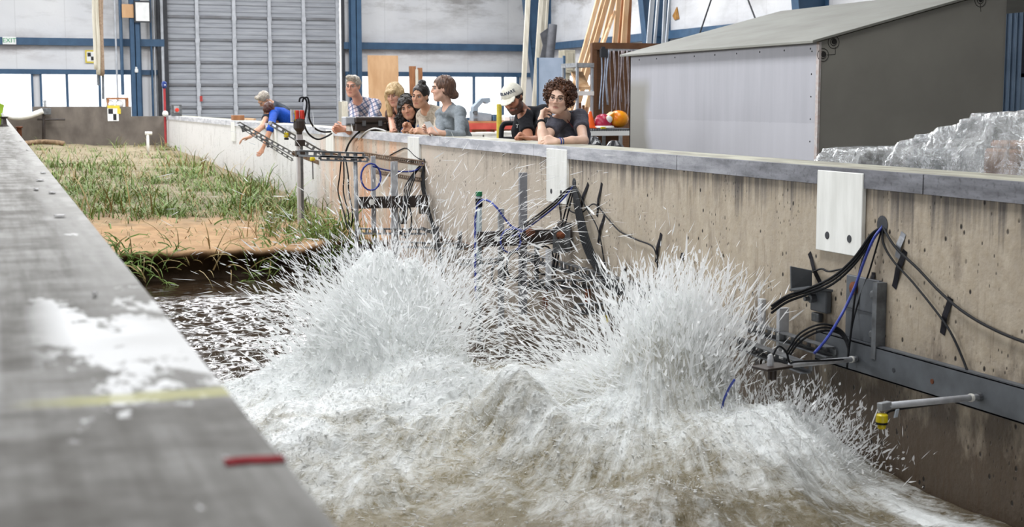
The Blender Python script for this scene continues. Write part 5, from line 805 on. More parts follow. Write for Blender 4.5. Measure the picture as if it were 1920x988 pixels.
# ---- partition with ribbed light blue post and grey door at the right edge
q = PY(12.6); rb = empty('trim_53', (q(1890, 0)[0], 12.6, 0), kind='structure'); xa, xb = q(1868, 190)[0], q(1909, 190)[0]; w = (xb - xa) / 4
for i in range(4): MB().prism([(xa + i * w + .01, 12.6, 0), (xa + (i + 1) * w - .01, 12.6, 0), (xa + (i + 1) * w - .045, 12.54, 0), (xa + i * w + .045, 12.54, 0)], (0, 0, 6)).build('rib', M_LBLUE, rb)
MB().box(xa, xb, 12.6, 12.75, 0, 6).build('backing', M_BLUE, rb); struct(MB().box(xb, xb + 4, 12.62, 12.75, q(1915, 138)[2], 6), 'wall_partition', mk('dark_blue_grey_wall', '4a4c5c', '424452', 2, .6)); dr = empty('door_2', (xb + .6, 12.6, 0), kind='structure'); MB().box(xb, xb + .06, 12.57, 12.7, 0, q(1915, 138)[2]).box(xb, xb + 1.2, 12.57, 12.7, q(1915, 145)[2], q(1915, 138)[2]).build('door_frame', M_LBLUE, dr); MB().box(xb + .06, xb + 1.1, 12.62, 12.66, 0, q(1915, 145)[2]).build('door_leaf', M_GALV, dr)
# ---- clear plastic sheet over equipment behind the near wall
n = NT('clear_plastic_film'); tr = n.new('ShaderNodeBsdfTransparent'); tr.inputs[0].default_value = (.93, .95, .95, 1); gl = n.new('ShaderNodeBsdfGlossy'); gl.inputs['Roughness'].default_value = .12; df = n.new('ShaderNodeBsdfDiffuse'); df.inputs[0].default_value = (.75, .78, .78, 1); fr = n.new('ShaderNodeFresnel'); fr.inputs[0].default_value = 1.5
bp = n.new('ShaderNodeBump'); bp.inputs['Strength'].default_value = .6; bp.inputs['Distance'].default_value = .02; n.put(bp.inputs['Height'], n.noise(n.pos((1, 2, 2)), 9, 5, .6, 1.5))
for s_ in (gl, fr): n.put(s_.inputs['Normal'], bp.outputs[0])
m1 = n.new('ShaderNodeMixShader'); m1.inputs[0].default_value = .24; m2 = n.new('ShaderNodeMixShader'); n.put(m2.inputs[0], n.math('ADD', n.math('MULTIPLY', fr.outputs[0], 1.6), .06)); L = n.t.links.new; L(tr.outputs[0], m1.inputs[1]); L(df.outputs[0], m1.inputs[2]); L(m1.outputs[0], m2.inputs[1]); L(gl.outputs[0], m2.inputs[2]); L(m2.outputs[0], n.out.inputs[0]); M_FILM = n.m
tops = [(1655, 322), (1668, 300), (1688, 272), (1705, 271), (1722, 276), (1745, 270), (1790, 270), (1830, 265), (1848, 258), (1866, 250), (1890, 244), (1920, 233), (1990, 205), (2150, 195), (2350, 190)]
Xf, Xm = 4.62, 5.15; Yt = [oX(u, v, Xm)[1] for u, v in tops]; Zt = [oX(u, v, Xm)[2] for u, v in tops]
yy = np.linspace(min(Yt), max(Yt), 200); zz = np.interp(yy, Yt[::-1], Zt[::-1]); ss = np.concatenate([np.linspace(0, .45, 16), np.linspace(.48, .75, 14), np.linspace(.78, 1, 8)]); rows = []
for s in ss:
    if s < .45: t_ = s / .45; x = Xf - .06 + .06 * t_; z = .75 + (zz - .02 - .75) * t_; wr_ = 1 - .3 * t_
    elif s < .76: t_ = (s - .45) / .31; x = Xf + (Xm - Xf) * t_; z = zz - .02 * (1 - t_) ; wr_ = .45
    else: t_ = (s - .76) / .24; x = Xm + .45 * t_; z = zz - .55 * t_ ** 2; wr_ = .5
    g = fbm(yy * 9 + s * 2.2, yy * 0 + s * 4.5, o=3, seed=61, ridge=True) - .5; g2 = fbm(yy * 4, yy * 0 + s * 7, o=2, seed=62) - .5
    rows.append(np.stack([x - .10 * g * wr_ - .03 * g2, yy + .02 * g, z + .035 * g2 * wr_ + .02 * g * (s > .4)], 1))
MB().grid(rows).build('plastic_sheet', M_FILM, smooth=True, label='crumpled clear plastic sheet draped over equipment behind the near wall', cat='plastic sheet')
for i, (y, dy, z1, m, l) in enumerate(((6.9, .22, 1.10, M_BLKPL, 'dark equipment block under the left end of the plastic sheet'), (6.45, .2, 1.14, M_DKST, 'grey blue device under the middle of the plastic sheet'), (5.75, .25, 1.2, M_BROWNB, 'brown carton under the plastic sheet beside the near wall'), (5.1, .3, 1.25, mk('brown_sacking', '6d5443', '4e3a2d', 8, .8), 'brown sack under the tall end of the plastic sheet'))):
    e = MB().box(4.72, 5.1, y - dy, y + dy, 0, z1 - .04).box(4.74, 5.08, y - dy + .02, y + dy - .02, z1 - .04, z1).build('covered_item', m, bevel=.015, label=l, cat='equipment', group='equipment under the plastic sheet')
# red tape on the near edge of the left wall
p = oZ(445, 862, WT + .003); MB().grid([[(FX - .048 + .052 * i / 5, p[1] - .012 + .024 * j / 2 + .003 * math.sin(i), WT + .002 + (.0005 if j == 1 else 0)) for j in range(3)] for i in range(6)]).grid([[(FX + .0055, p[1] - .012 + .024 * j / 2, WT + .002 - .012 * i) for j in range(3)] for i in range(2)]).build('red_tape', mk('red_tape', '8f1a24', '7a151e', 30, .8, spec=.05), label='strip of red tape over the edge of the left wall', cat='tape')
for i, (u, v) in enumerate(((94, 281), (85, 324), (75, 338), (68, 355), (98, 361), (112, 405), (178, 552), (62, 265))):
    p = oZ(u, v, WT + .004); s = .05 if i < 5 else (.02 if i == 6 else .03); mb = MB().ball((min(p[0], FX - .03), p[1], WT + .006), 1, 8, ((.010 + .004 * (i % 3)) * (.45 if i == 6 else 1), .045 * s * 20, .002)); mb.build('dried_weed', M_BLKPL, label='dark scrap of dried weed lying on top of the left wall', cat='debris', group='weed scraps on the left wall')
# ================================================================== PEOPLE
class SDF:
    """smooth union of rounded solids, meshed on a voxel grid into one continuous surface"""
    def __init__(s): s.p = []
    def cap(s, a, b, ra, rb=None, k=.015, op=1, flat=False):
        a, b = np.array(a, float), np.array(b, float); rb = ra if rb is None else rb; r = max(ra, rb)
        def f(P):
            d = b - a; L2 = d @ d + 1e-12; t = np.clip(((P - a) @ d) / L2, 0, 1); q = P - a - t[..., None] * d; v = np.sqrt((q * q).sum(-1)) - (ra + (rb - ra) * t)
            if flat: L = math.sqrt(L2); v = np.maximum(v, ((P - b) @ d) / L)
            return v
        s.p.append((np.minimum(a, b) - r, np.maximum(a, b) + r, f, k, op)); return s
    def ell(s, c, R, M=None, k=.015, op=1):
        c, R = np.array(c, float), np.array(R, float); M = np.eye(3) if M is None else M; ext = np.sqrt(((M * R) ** 2).sum(1))
        def f(P):
            q = (P - c) @ M; k0 = np.sqrt(((q / R) ** 2).sum(-1)); k1 = np.sqrt(((q / R ** 2) ** 2).sum(-1)) + 1e-9; return k0 * (k0 - 1) / k1
        s.p.append((c - ext, c + ext, f, k, op)); return s
    def plane(s, pt, nrm, k=.006):
        """cut away everything on the side nrm points to"""
        pt, nrm = np.array(pt, float), np.array(nrm, float); nrm /= np.linalg.norm(nrm); s.p.append((None, None, lambda P: ((P - pt) @ nrm), k, -2)); return s
    def mesh(s, h, disp=None, zmin=None):
        lo = np.min([p[0] for p in s.p if p[4] == 1], 0) - 3 * h; hi = np.max([p[1] for p in s.p if p[4] == 1], 0) + 3 * h
        if zmin is not None: lo[2] = max(lo[2], zmin)
        n = np.ceil((hi - lo) / h).astype(int) + 1; D = np.full(n, .08, np.float32); ax = [lo[i] + h * np.arange(n[i]) for i in range(3)]
        for a, b, f, k, op in s.p:
            if a is None: i0 = np.zeros(3, int); i1 = n
            else: i0 = np.clip(((a - lo - k - 2.5 * h) / h).astype(int), 0, n); i1 = np.clip(((b - lo + k + 2.5 * h) / h).astype(int) + 2, 0, n)
            if (i1 <= i0).any(): continue
            sl = tuple(slice(x, y) for x, y in zip(i0, i1)); G = np.stack(np.meshgrid(*[ax[i][sl[i]] for i in range(3)], indexing='ij'), -1); d = f(G).astype(np.float32); c = D[sl]
            if op == 1: hh = np.clip(.5 + .5 * (c - d) / k, 0, 1); D[sl] = c * (1 - hh) + d * hh - k * hh * (1 - hh)
            elif op == -1: e = -d; hh = np.clip(.5 - .5 * (c - e) / k, 0, 1); D[sl] = c * (1 - hh) + e * hh + k * hh * (1 - hh)
            else: D[sl] = np.maximum(c, d)
        if disp is not None:
            m = np.abs(D) < 3 * h + .012; ii = np.argwhere(m); D[m] += disp(lo + ii * h).astype(np.float32)
        return surface_nets(D, lo, h)
_CO = np.array([(i, j, k) for i in (0, 1) for j in (0, 1) for k in (0, 1)]); _ED = [(a, b) for a in range(8) for b in range(a + 1, 8) if np.abs(_CO[a] - _CO[b]).sum() == 1]
def surface_nets(D, lo, h):
    S = D < 0; n = D.shape; cnt = np.zeros([q - 1 for q in n], np.int8)
    for c in _CO: cnt += S[c[0]:n[0] - 1 + c[0], c[1]:n[1] - 1 + c[1], c[2]:n[2] - 1 + c[2]]
    act = np.argwhere((cnt > 0) & (cnt < 8)); dc = np.stack([D[act[:, 0] + c[0], act[:, 1] + c[1], act[:, 2] + c[2]] for c in _CO], 1); acc = np.zeros((len(act), 3)); num = np.zeros(len(act))
    for a, b in _ED:
        da, db = dc[:, a], dc[:, b]; m = (da < 0) != (db < 0); t = np.where(m, da / np.where(m, da - db, 1), 0); acc += np.where(m[:, None], _CO[a] + t[:, None] * (_CO[b] - _CO[a]), 0); num += m
    V = lo + h * (act + acc / num[:, None]); ID = np.full(cnt.shape, -1, np.int64); ID[act[:, 0], act[:, 1], act[:, 2]] = np.arange(len(act)); F = []
    for a in range(3):
        b, c = (a + 1) % 3, (a + 2) % 3; s0 = [slice(None)] * 3; s1 = [slice(None)] * 3; s0[a] = slice(0, -1); s1[a] = slice(1, None); e = np.argwhere(S[tuple(s0)] != S[tuple(s1)]); e = e[(e[:, b] > 0) & (e[:, c] > 0) & (e[:, b] < n[b] - 1) & (e[:, c] < n[c] - 1)]
        eb = np.zeros(3, int); eb[b] = 1; ec = np.zeros(3, int); ec[c] = 1; g = lambda q: ID[q[:, 0], q[:, 1], q[:, 2]]; q = np.stack([g(e - eb - ec), g(e - ec), g(e), g(e - eb)], 1); fl = S[e[:, 0], e[:, 1], e[:, 2]]; q[~fl] = q[~fl][:, ::-1]; F.append(q[(q >= 0).all(1)])
    return V, np.vstack(F)
n = NT('skin'); at = n.new('ShaderNodeAttribute'); at.attribute_name = 'tint'; n.set(at.outputs[0], .5, 0, .35); n.put(n.b.inputs['Base Color'], n.mix(n.ramp(n.noise(n.pos(), 60, 3), .3, .8, 0, .12), at.outputs[0], 'a85f4c')); M_SKIN = n.m
def cloth(name, c1, c2, sc=60, bump=.3): return mk(name, c1, c2, sc, .85, bump=bump, spec=.15, bd=.003)
def hairm(name, c1, c2, stretch=(60, 60, 6)): 
    n = NT(name); f = n.noise(n.pos(stretch), 1.6, 3, .6); n.set(n.mix(n.ramp(f, .35, .65), c1, c2), .42, 0, .45); n.bump(f, .5, .004); return n.m
n = NT('plaid_cotton'); mp = n.new('ShaderNodeMapping'); n.put(mp.inputs[0], n.pos()); mp.inputs['Rotation'].default_value = (.3, .5, .55); X_, Y_, Z_ = n.sep(mp.outputs[0]); 
def band(v, s, w, o=0): return n.ramp(n.math('ABSOLUTE', n.math('SUBTRACT', n.math('FRACT', n.math('ADD', n.math('MULTIPLY', v, s), o)), .5)), w, w - .04)
c = n.mix(n.math('MULTIPLY', band(X_, 19, .2), .75), 'd9cfd2', '53688c'); c = n.mix(n.math('MULTIPLY', band(Z_, 19, .2), .7), c, '3f5478'); c = n.mix(n.math('MULTIPLY', band(X_, 19, .05, .5), .8), c, '8a3f4c'); c = n.mix(n.math('MULTIPLY', band(Z_, 19, .05, .5), .7), c, '2c3550'); n.set(c, .85, 0, .15); M_PLAID = n.m
M_EYEW = mk('eye_white', 'e8e4e0', 'ded8d4', 50, .25); M_IRIS = mk('dark_iris', '2d1c12', '3a2417', 80, .2); M_DENIM = cloth('denim', '3b5c86', '2f4c73', 90); M_TROUS = cloth('dark_trousers', '2c3038', '23262d', 40); M_KNIT = cloth('cream_knit', 'c9beae', 'a79b8a', 55, .8)
n = NT('patterned_knit'); n.set(n.mix(n.ramp(n.voro(n.pos(), 70), .3, .5), '6d6a5c', 'cfc6b4'), .9, 0, .1); M_KNIT2 = n.m
zup = np.array([0, 0, 1.0])
def nrm(v): v = np.array(v, float); return v / np.linalg.norm(v)
def head_frame(H, yaw, pitch, roll):
    T = cC - H; T[2] = 0; T = nrm(T); L = nrm(np.cross(T, zup)) * 1.0; L = L if L @ (-cR) > 0 else -L
    a, e, r = map(math.radians, (yaw, pitch, roll)); f = math.cos(e) * (math.cos(a) * T + math.sin(a) * L) - math.sin(e) * zup; up = nrm(zup - f * (zup @ f)); x = np.cross(f, up)
    up2 = up * math.cos(r) - x * math.sin(r); x2 = np.cross(f, up2); return np.stack([x2, f, up2], 1)      # columns: x, forward, up
def hand(S, W, d, nr, thumb, curl, s=1.0, k=.006):
    """palm from the wrist W along d, fingers curling toward nr, thumb leaving on side `thumb`"""
    d = nrm(d); nr = nrm(np.array(nr) - d * (np.array(nr) @ d)); sd = nrm(thumb - d * (thumb @ d) - nr * (np.array(thumb) @ nr)); tips = []
    for i, (o, L0, lens) in enumerate(((.029, .088, (.040, .026, .021)), (.010, .094, (.045, .029, .023)), (-.010, .089, (.041, .027, .022)), (-.029, .080, (.033, .021, .019)))):
        K = W + s * (d * L0 + sd * o + nr * -.004 * abs(i - 1.3)); S.cap(W + s * (sd * o * .5 + d * .01), K, .0135 * s, .0115 * s, .016)
        p = K; a = 0; kn = sd * (.16 * (1.5 - i))
        for j, l in enumerate(lens):
            a += math.radians(curl[j] * (1 + .06 * i)); dd = nrm(d * math.cos(a) + nr * math.sin(a) + kn * math.cos(a) * .35); q = p + dd * l * s; S.cap(p, q, (.0098 - .0008 * j) * s, (.0090 - .0008 * j) * s, k); p = q
    b = W + s * (d * .025 + sd * .024 + nr * .006); m = b + s * (d * .036 + sd * .028 + nr * .012); S.cap(W + s * (d * .012 + sd * .012), b, .014 * s, .014 * s, .012); S.cap(b, m, .0135 * s, .0105 * s, k)
    e = m + s * (d * .028 + sd * (.004) + nr * .016 * (1 if curl[0] > 30 else .3)); S.cap(m, e, .0105 * s, .0085 * s, k)
def person(label, H, yaw, pitch, roll, neck, sh, el, wr_, hd, pelvis, skin, top, sleeve, hair, vox, s=1.0, male=False, brow='3a281c', beard=None, trous=None, extra=None, toph=.012, neckcut=.043, fold=.006):
    """sh, el, wr_: two arms each; hd: (dir, normal, thumb, curl) per arm; sleeve: 0..1 of upper arm, 1..2 into forearm"""
    H, neck, pelvis = [np.array(q, float) for q in (H, neck, pelvis)]; neck = neck + (H - neck) * .2; M = head_frame(H, yaw, pitch, roll); G = lambda x, y, z: H + M @ (np.array([x, y, z]) * s); root = empty('person', (pelvis[0], pelvis[1], 0), label=label, cat='person')
    B = SDF(); sh, el, wr_ = [[np.array(p, float) for p in q] for q in (sh, el, wr_)]; wsh = nrm(sh[1] - sh[0]); bust = (neck * .62 + pelvis * .38); back = nrm(neck - pelvis); fr = nrm(np.cross(wsh, back)); fr = fr if fr @ M[:, 1] > 0 or abs(fr @ M[:, 1]) < .1 else -fr
    # torso
    for q in (-1, 1): B.cap(pelvis + wsh * q * .075 * s, bust + wsh * q * .07 * s, .095 * s, .092 * s, .05); B.cap(bust + wsh * q * .07 * s, neck + wsh * q * .06 * s - back * .09 * s, .092 * s, .07 * s, .05)
    B.cap(sh[0], neck - back * .05 * s, .048 * s, .055 * s, .04); B.cap(sh[1], neck - back * .05 * s, .048 * s, .055 * s, .04)
    B.cap(neck - back * .05 * s, G(0, -.022, -.06), (.056 if male else .049) * s, (.054 if male else .046) * s, .025)
    # head
    B.ell(G(0, -.016, .032), np.array([.0755, .097, .088]) * s, M, .02); B.ell(G(0, .022, -.04), np.array([.060 if not male else .064, .070, .076]) * s, M, .03); B.ell(G(0, .06, -.094), np.array([.026 if not male else .032, .024, .02]) * s, M, .03)
    for q in (-1, 1): B.ell(G(q * .036, .058, -.022), np.array([.028, .026, .026]) * s, M, .02); B.ell(G(q * .073, -.008, -.004), np.array([.011, .019, .031]) * s, M, .008); B.cap(G(q * .048, .03, -.062), G(q * .02, .06, -.095), .022 * s, .018 * s, .02)
    B.cap(G(-.034, .080, .027), G(.034, .080, .027), .011 * s, None, .012)
    for q in (-1, 1): B.ell(G(q * .031, .101, .008), np.array([.019, .018, .012]) * s, M, .012, -1)
    B.cap(G(0, .090, .016), G(0, .108, -.022), .0075 * s, .011 * s, .010)
    for q in (-1, 1): B.ell(G(q * .012, .098, -.028), np.array([.008, .011, .007]) * s, M, .006)
    B.cap(G(-.018, .082, -.0575), G(.018, .082, -.0575), .0065 * s, None, .006); B.cap(G(-.015, .082, -.068), G(.015, .082, -.068), .0078 * s, None, .006); B.cap(G(-.026, .086, -.063), G(.026, .086, -.063), .0022 * s, None, .004, -1)
    for i in range(2):
        B.ell(sh[i], np.array([.055, .055, .055]) * s, None, .03); B.cap(sh[i], el[i], (.050 if male else .043) * s, (.040 if male else .036) * s, .02); B.cap(el[i], el[i] * .55 + wr_[i] * .45, .040 * s, (.042 if male else .037) * s, .02); B.cap(el[i] * .55 + wr_[i] * .45, wr_[i], (.041 if male else .036) * s, .025 * s, .02); d, nr, th, cu = hd[i]; hand(B, wr_[i], d, nr, np.array(th, float), cu, s * (1.04 if male else .95))
    V, F = B.mesh(vox); L = ((V - H) @ M) / s; C = np.tile(np.array(s2l(skin)[:3]), (len(V), 1)); ishead = (np.abs(L) < .16).all(1)
    def blend(m, c, a): C[:] = C * (1 - (m * a)[:, None]) + np.array(s2l(c)[:3]) * (m * a)[:, None]
    soft = lambda d, w: np.clip(1 - d / w, 0, 1)
    lip = soft(np.sqrt((L[:, 0] / 2.3) ** 2 + (L[:, 2] + .063) ** 2), .013) * (L[:, 1] > .075) * ishead; blend(np.clip(lip * 2.5, 0, 1), 'b0685f', .75)
    chk = soft(np.sqrt((np.abs(L[:, 0]) - .04) ** 2 + (L[:, 2] + .025) ** 2), .032) * (L[:, 1] > .02) * ishead; blend(chk, 'cc7a68', .28)
    nose_ = soft(np.sqrt(L[:, 0] ** 2 + (L[:, 2] + .02) ** 2), .02) * (L[:, 1] > .09) * ishead; blend(nose_, 'cc7a68', .3)
    sock = soft(np.sqrt((np.abs(L[:, 0]) - .031) ** 2 + ((L[:, 2] - .008) * 1.4) ** 2), .02) * (L[:, 1] > .05) * ishead; blend(sock, '8a5a48', .45)
    if beard:
        bd = np.clip((-.028 - L[:, 2] + .7 * (.075 - L[:, 1]).clip(-.03, .05)) / .018, 0, 1) * (L[:, 1] > -.035) * (L[:, 2] > -.135) * ishead; bd = np.maximum(bd, soft(np.sqrt((L[:, 0] / 2) ** 2 + (L[:, 2] + .047) ** 2), .012) * 2.0 * (L[:, 1] > .07) * ishead).clip(0, 1) * (1 - np.clip(lip * 2, 0, 1) * .8); blend(bd, beard, .9)
    body = npmesh('body', V, F, M_SKIN, parent=root, smooth=True); setcol(body.data, C)
    # eyes, brows
    for q in (-1, 1):
        ey = MB().ball((0, 0, 0), .0118 * s, 10); ey.v = [tuple(G(q * .031, .0745, .006) + np.array(v)) for v in ey.v]; eo = ey.build('eye', M_EYEW, root, smooth=True)
        ir = MB().ball((0, 0, 0), .0072 * s, 8); ir.v = [tuple(G(q * .031, .0800, .0045) + np.array(v)) for v in ir.v]; ir.build('iris', M_IRIS, eo, smooth=True)
        MB().tube([G(q * .047, .074, .0075), G(q * .039, .0845, .0115), G(q * .030, .0875, .0120), G(q * .019, .085, .008)], [.002 * s, .0032 * s, .0032 * s, .002 * s], 5).build('eyelid', mk_brow(brow), root); MB().tube([G(q * .052, .074, .027), G(q * .040, .087, .0325), G(q * .026, .0925, .0315), G(q * .014, .0935, .027)], [.0025 * s, .0042 * s, .0045 * s, .004 * s], 6).build('eyebrow', mk_brow(brow), root, smooth=True)
    # clothing
    T = SDF(); h = toph
    for q in (-1, 1): T.cap(pelvis + wsh * q * .075 * s, bust + wsh * q * .07 * s, (.098 + h) * s, (.094 + h) * s, .05); T.cap(bust + wsh * q * .07 * s, neck + wsh * q * .06 * s - back * .09 * s, (.094 + h) * s, (.07 + h) * s, .05)
    if not male: T.ell(bust + fr * .07 + wsh * .075 + back * .02, (.06, .06, .06), None, .05); T.ell(bust + fr * .07 - wsh * .075 + back * .02, (.06, .06, .06), None, .05)
    for i in range(2):
        T.cap(sh[i], neck - back * .05 * s, (.050 + h) * s, (.055 + h) * s, .04); T.ell(sh[i], np.array([.058 + h] * 3) * s, None, .03)
        if sleeve[i] <= 1: T.cap(sh[i], sh[i] + (el[i] - sh[i]) * max(.15, sleeve[i]), (.052 + h) * s, (.054 + h) * s, .02, flat=True)
        else: T.cap(sh[i], el[i], (.050 + h) * s, (.042 + h) * s, .02); T.cap(el[i], el[i] + (wr_[i] - el[i]) * (sleeve[i] - 1), (.042 + h) * s, (.033 + h) * s, .02, flat=True)
    T.cap(neck - back * .1 * s, G(0, -.0, -.1), neckcut * s, (neckcut + .022) * s, .015, -1)
    fo = lambda P: fold * (fbm(P[:, 0] * 9, P[:, 1] * 9, P[:, 2] * 14, o=3, seed=int(H[0] * 100) % 97, ridge=True) - .55) * 2
    V, F = T.mesh(max(vox, .008), fo); npmesh('top', V, F, top, parent=root, smooth=True)
    # legs
    Lg = SDF()
    for q in (-1, 1):
        hp = pelvis + wsh * q * .085 - zup * .03; an = np.array([hp[0] + .02, hp[1], .08]); kn = (hp + an) / 2 + np.array([-.03, 0, 0]); Lg.cap(hp, kn, .092, .066, .04); Lg.cap(kn, an, .066, .05, .03); Lg.cap(an - zup * .03, an + np.array([-.15, 0, -.045]), .045, .035, .02)
    Lg.cap(pelvis - wsh * .06, pelvis + wsh * .06, .118, None, .05); V, F = Lg.mesh(.018); V[:, 2] = np.maximum(V[:, 2], .002); npmesh('trousers', V, F, trous or M_TROUS, parent=root, smooth=True)
    if hair: hair(root, G, M, H, s, vox)
    if extra: extra(root, G, M, H, s, dict(neck=neck, sh=sh, el=el, wr=wr_, fr=fr, back=back, wsh=wsh, bust=bust))
    return root
_bm = {}
def mk_brow(c):
    if c not in _bm: _bm[c] = mk('brow_hair_' + c, c, c, 50, .6)
    return _bm[c]
def hair_sdf(prims, mat, strand=(90, 90, 14), amp=.008, name='hair'):
    def f(root, G, M, H, s, vox):
        S = SDF(); S.ell(G(0, -.020, .036), np.array([.084, .104, .094]) * s, M, .02); prims(S, G, M, H, s)
        dz = lambda P: amp * (fbm(*(((P - H) @ M) * np.array(strand)).T, o=2, seed=5) - .5) * 2
        V, F = S.mesh(max(.006, vox * .9), dz); npmesh(name, V, F, mat, parent=root, smooth=True)
    return f
def side_cut(S, G, M, s):
    for q in (-1, 1): S.ell(G(q * .088, .035, -.035), np.array([.032, .055, .055]) * s, M, .01, -1)
def face_cut(S, G, M, s, lo=-.04, top=.062, w=.060): S.ell(G(0, .105, top - .085), np.array([w, .085, .085]) * s, M, .012, -1); S.ell(G(0, .09, -.09), np.array([.075, .10, .06]) * s, M, .012, -1)
def curls(root, pts, outs, r, mat, name='curl_mass', R=None, turns=1.6, tr=.0042):
    R = R or np.random.RandomState(3); mb = MB()
    for p, o in zip(pts, outs):
        o = nrm(o + R.randn(3) * .35); a = nrm(np.cross(o, R.randn(3))); b = np.cross(o, a); ph = R.rand() * 6.28; q = r * (.7 + .6 * R.rand()); L = q * 2.2
        mb.tube([p + o * L * (t - .35) + q * (math.cos(ph + t * turns * 6.283) * a + math.sin(ph + t * turns * 6.283) * b) for t in np.linspace(0, 1, 11)], [tr * .5] + [tr] * 9 + [tr * .4], 5)
    return mb.build(name, mat, root, smooth=True, kind='stuff')
# hand poses: direction, palm normal, thumb side, curl
FIST = (75, 85, 50); HALF = (45, 50, 30); RELAX = (18, 25, 18)
away = np.array([math.sin(YAW), math.cos(YAW), 0]); lft = -cR
def back_of(neck, dx, dy, z=.93): return np.array([neck[0] + dx, neck[1] + dy, z]) if z > .95 else np.array([max(neck[0] + .11, 4.45), neck[1] + .2, .84])
# 1 --- woman with short curly hair and glasses
HC = hairm('brown_curls', '3a2318', '6b4630', (40, 40, 40))
def h_curly(root, G, M, H, s, vox):
    hair_sdf(lambda S, G, M, H, s: (S.ell(G(0, -.03, .03), np.array([.105, .115, .105]) * s, M, .03), face_cut(S, G, M, s, top=.085, w=.070)), HC, (60, 60, 60), .02)(root, G, M, H, s, vox)
    R = np.random.RandomState(8); P = []; O = []
    while len(P) < 330:
        d = nrm(R.randn(3)); q = np.array([0, -.026, .03]) + d * np.array([.118, .125, .112]) * (.9 + .18 * R.rand())
        if (q[1] > .03 and q[2] < .088 and abs(q[0]) < .082) or q[2] < -.085: continue
        P.append(G(*q)); O.append(M @ d)
    curls(root, P, O, .0105, HC, 'curls', R)
def x_glasses(root, G, M, H, s, J):
    fr_ = mk('thin_glasses_frame', '6b6260', '57504e', 40, .3, metal=.5); g = empty_part('glasses', G(0, .1, .005), root)
    for q in (-1, 1): MB().tube([G(q * .031 + .021 * math.cos(t), .1, .004 + .016 * math.sin(t)) for t in np.linspace(0, 6.283, 18)], .0014, 5).build('rim', fr_, g); MB().tube([G(q * .052, .1, .008), G(q * .074, .02, .008), G(q * .076, -.01, .0)], .0013, 5).build('temple', fr_, g)
    MB().tube([G(-.010, .1, .006), G(0, .104, .009), G(.010, .1, .006)], .0014, 5).build('bridge', fr_, g)
def empty_part(name, loc, root):
    o = bpy.data.objects.new(name, None); COL.objects.link(o); loc = np.array(loc, float); WLOC[o.name] = loc; o.parent = root; o.location = loc - WLOC[root.name]; return o
def x_p1(root, G, M, H, s, J):
    x_glasses(root, G, M, H, s, J); w = J['wr'][0]; e = J['el'][0]; d = nrm(w - e); MB().lathe([(.031, -.012), (.034, -.008), (.034, .008), (.031, .012)], w - d * .03, 14, d).build('watch', M_BLKRUB, root)
    w = J['wr'][1]; e = J['el'][1]; d = nrm(w - e)
    for k_, m in ((.02, M_BLUEC), (.04, M_DENIM)): MB().lathe([(.030, -.005), (.033, 0), (.030, .005)], w - d * k_, 14, d).build('wristband', m, root)
    n0 = J['neck']; f = J['fr']; c = J['bust'] + f * .16 + J['back'] * .02; MB().tube(spline([n0 + J['wsh'] * .05 + f * .03 + J['back'] * .03, (n0 + J['wsh'] * .04 + c) / 2 + f * .05, c, (n0 - J['wsh'] * .04 + c) / 2 + f * .05, n0 - J['wsh'] * .05 + f * .03 + J['back'] * .03], 6), .003, 5).build('lanyard', mk('red_cord', '8c2f38', '76252d', 30, .6), root)
nk = oD(1064, 223, 11.35)
person('woman with short brown curls and glasses in a charcoal shirt, chin on hand', oD(1048, 184, 11.15), 14, 6, 7, nk, (oD(1043, 229, 11.22), oD(1087, 221, 11.35)), (oD(1019, 268, 10.95), oD(1094, 264, 11.0)), (oD(1014, 225, 11.1), oD(1045, 266, 10.88)),
    ((oD(1022, 203, 11.22) - oD(1014, 225, 11.1), cR * .6 - cF * .2, -cF + zup * .3, HALF), (lft + zup * .12, cF - zup * .4, zup, HALF)), back_of(nk, .34, .1), 'e3bfa8', cloth('charcoal_cotton', '5a5a63', '4c4c55', 50), (.5, .5), h_curly, .0055, s=1.0, brow='3a281c', extra=x_p1)
# 2 --- man in a white cap
def h_sides(root, G, M, H, s, vox): hair_sdf(lambda S, G, M, H, s: (face_cut(S, G, M, s, top=.07, w=.068), S.plane(G(0, 0, .06), M[:, 2])), mk_brow('2a211d'))(root, G, M, H, s, vox)
def x_cap(root, G, M, H, s, J):
    mcap = cloth('cap_cotton', 'e6e3d6', 'd8d4c5', 30, .15); cp = empty_part('cap', G(0, 0, .05), root); S = SDF(); S.ell(G(0, -.016, .045), np.array([.089, .109, .092]) * s, M, .01); S.plane(G(0, .09, .037), -(M[:, 2] * .97 + M[:, 1] * -.12)); V, F = S.mesh(.0065); npmesh('crown', V, F, mcap, parent=cp, smooth=True)
    S = SDF(); R_ = np.stack([M[:, 0], nrm(M[:, 1] - M[:, 2] * .35), nrm(M[:, 2] + M[:, 1] * .35)], 1); S.ell(G(0, .095, .030), np.array([.074, .070, .007]) * s, R_, .01); V, F = S.mesh(.0055); npmesh('brim', V, F, mcap, parent=cp, smooth=True)
    mnav = mk('navy_print', '1f2c4a', '24324f', 40, .6)
    for i, ch in enumerate('DELAWARE'):
        a = (i - 3.5) * .25; p = np.array([-math.sin(a) * .0885, -.016 + math.cos(a) * .1085, .082]); k = math.sqrt(1 - ((.082 - .045) / .092) ** 2); p = np.array([p[0] * k, -.016 + (p[1] + .016) * k, .082])
        tx = nrm(M @ np.array([-math.cos(a), -math.sin(a), 0])); nn = nrm(M @ np.array([-math.sin(a), math.cos(a), .42])); ty = nrm(np.cross(nn, tx)); tx = np.cross(ty, nn)
        text_mesh(ch, .040, G(*p) + nn * .002, tx, ty, 'letter', mnav, cp, .0015)
    c = J['bust'] + J['fr'] * .118 + J['back'] * .01
nk = oD(992, 211, 12.75); nk2 = nk
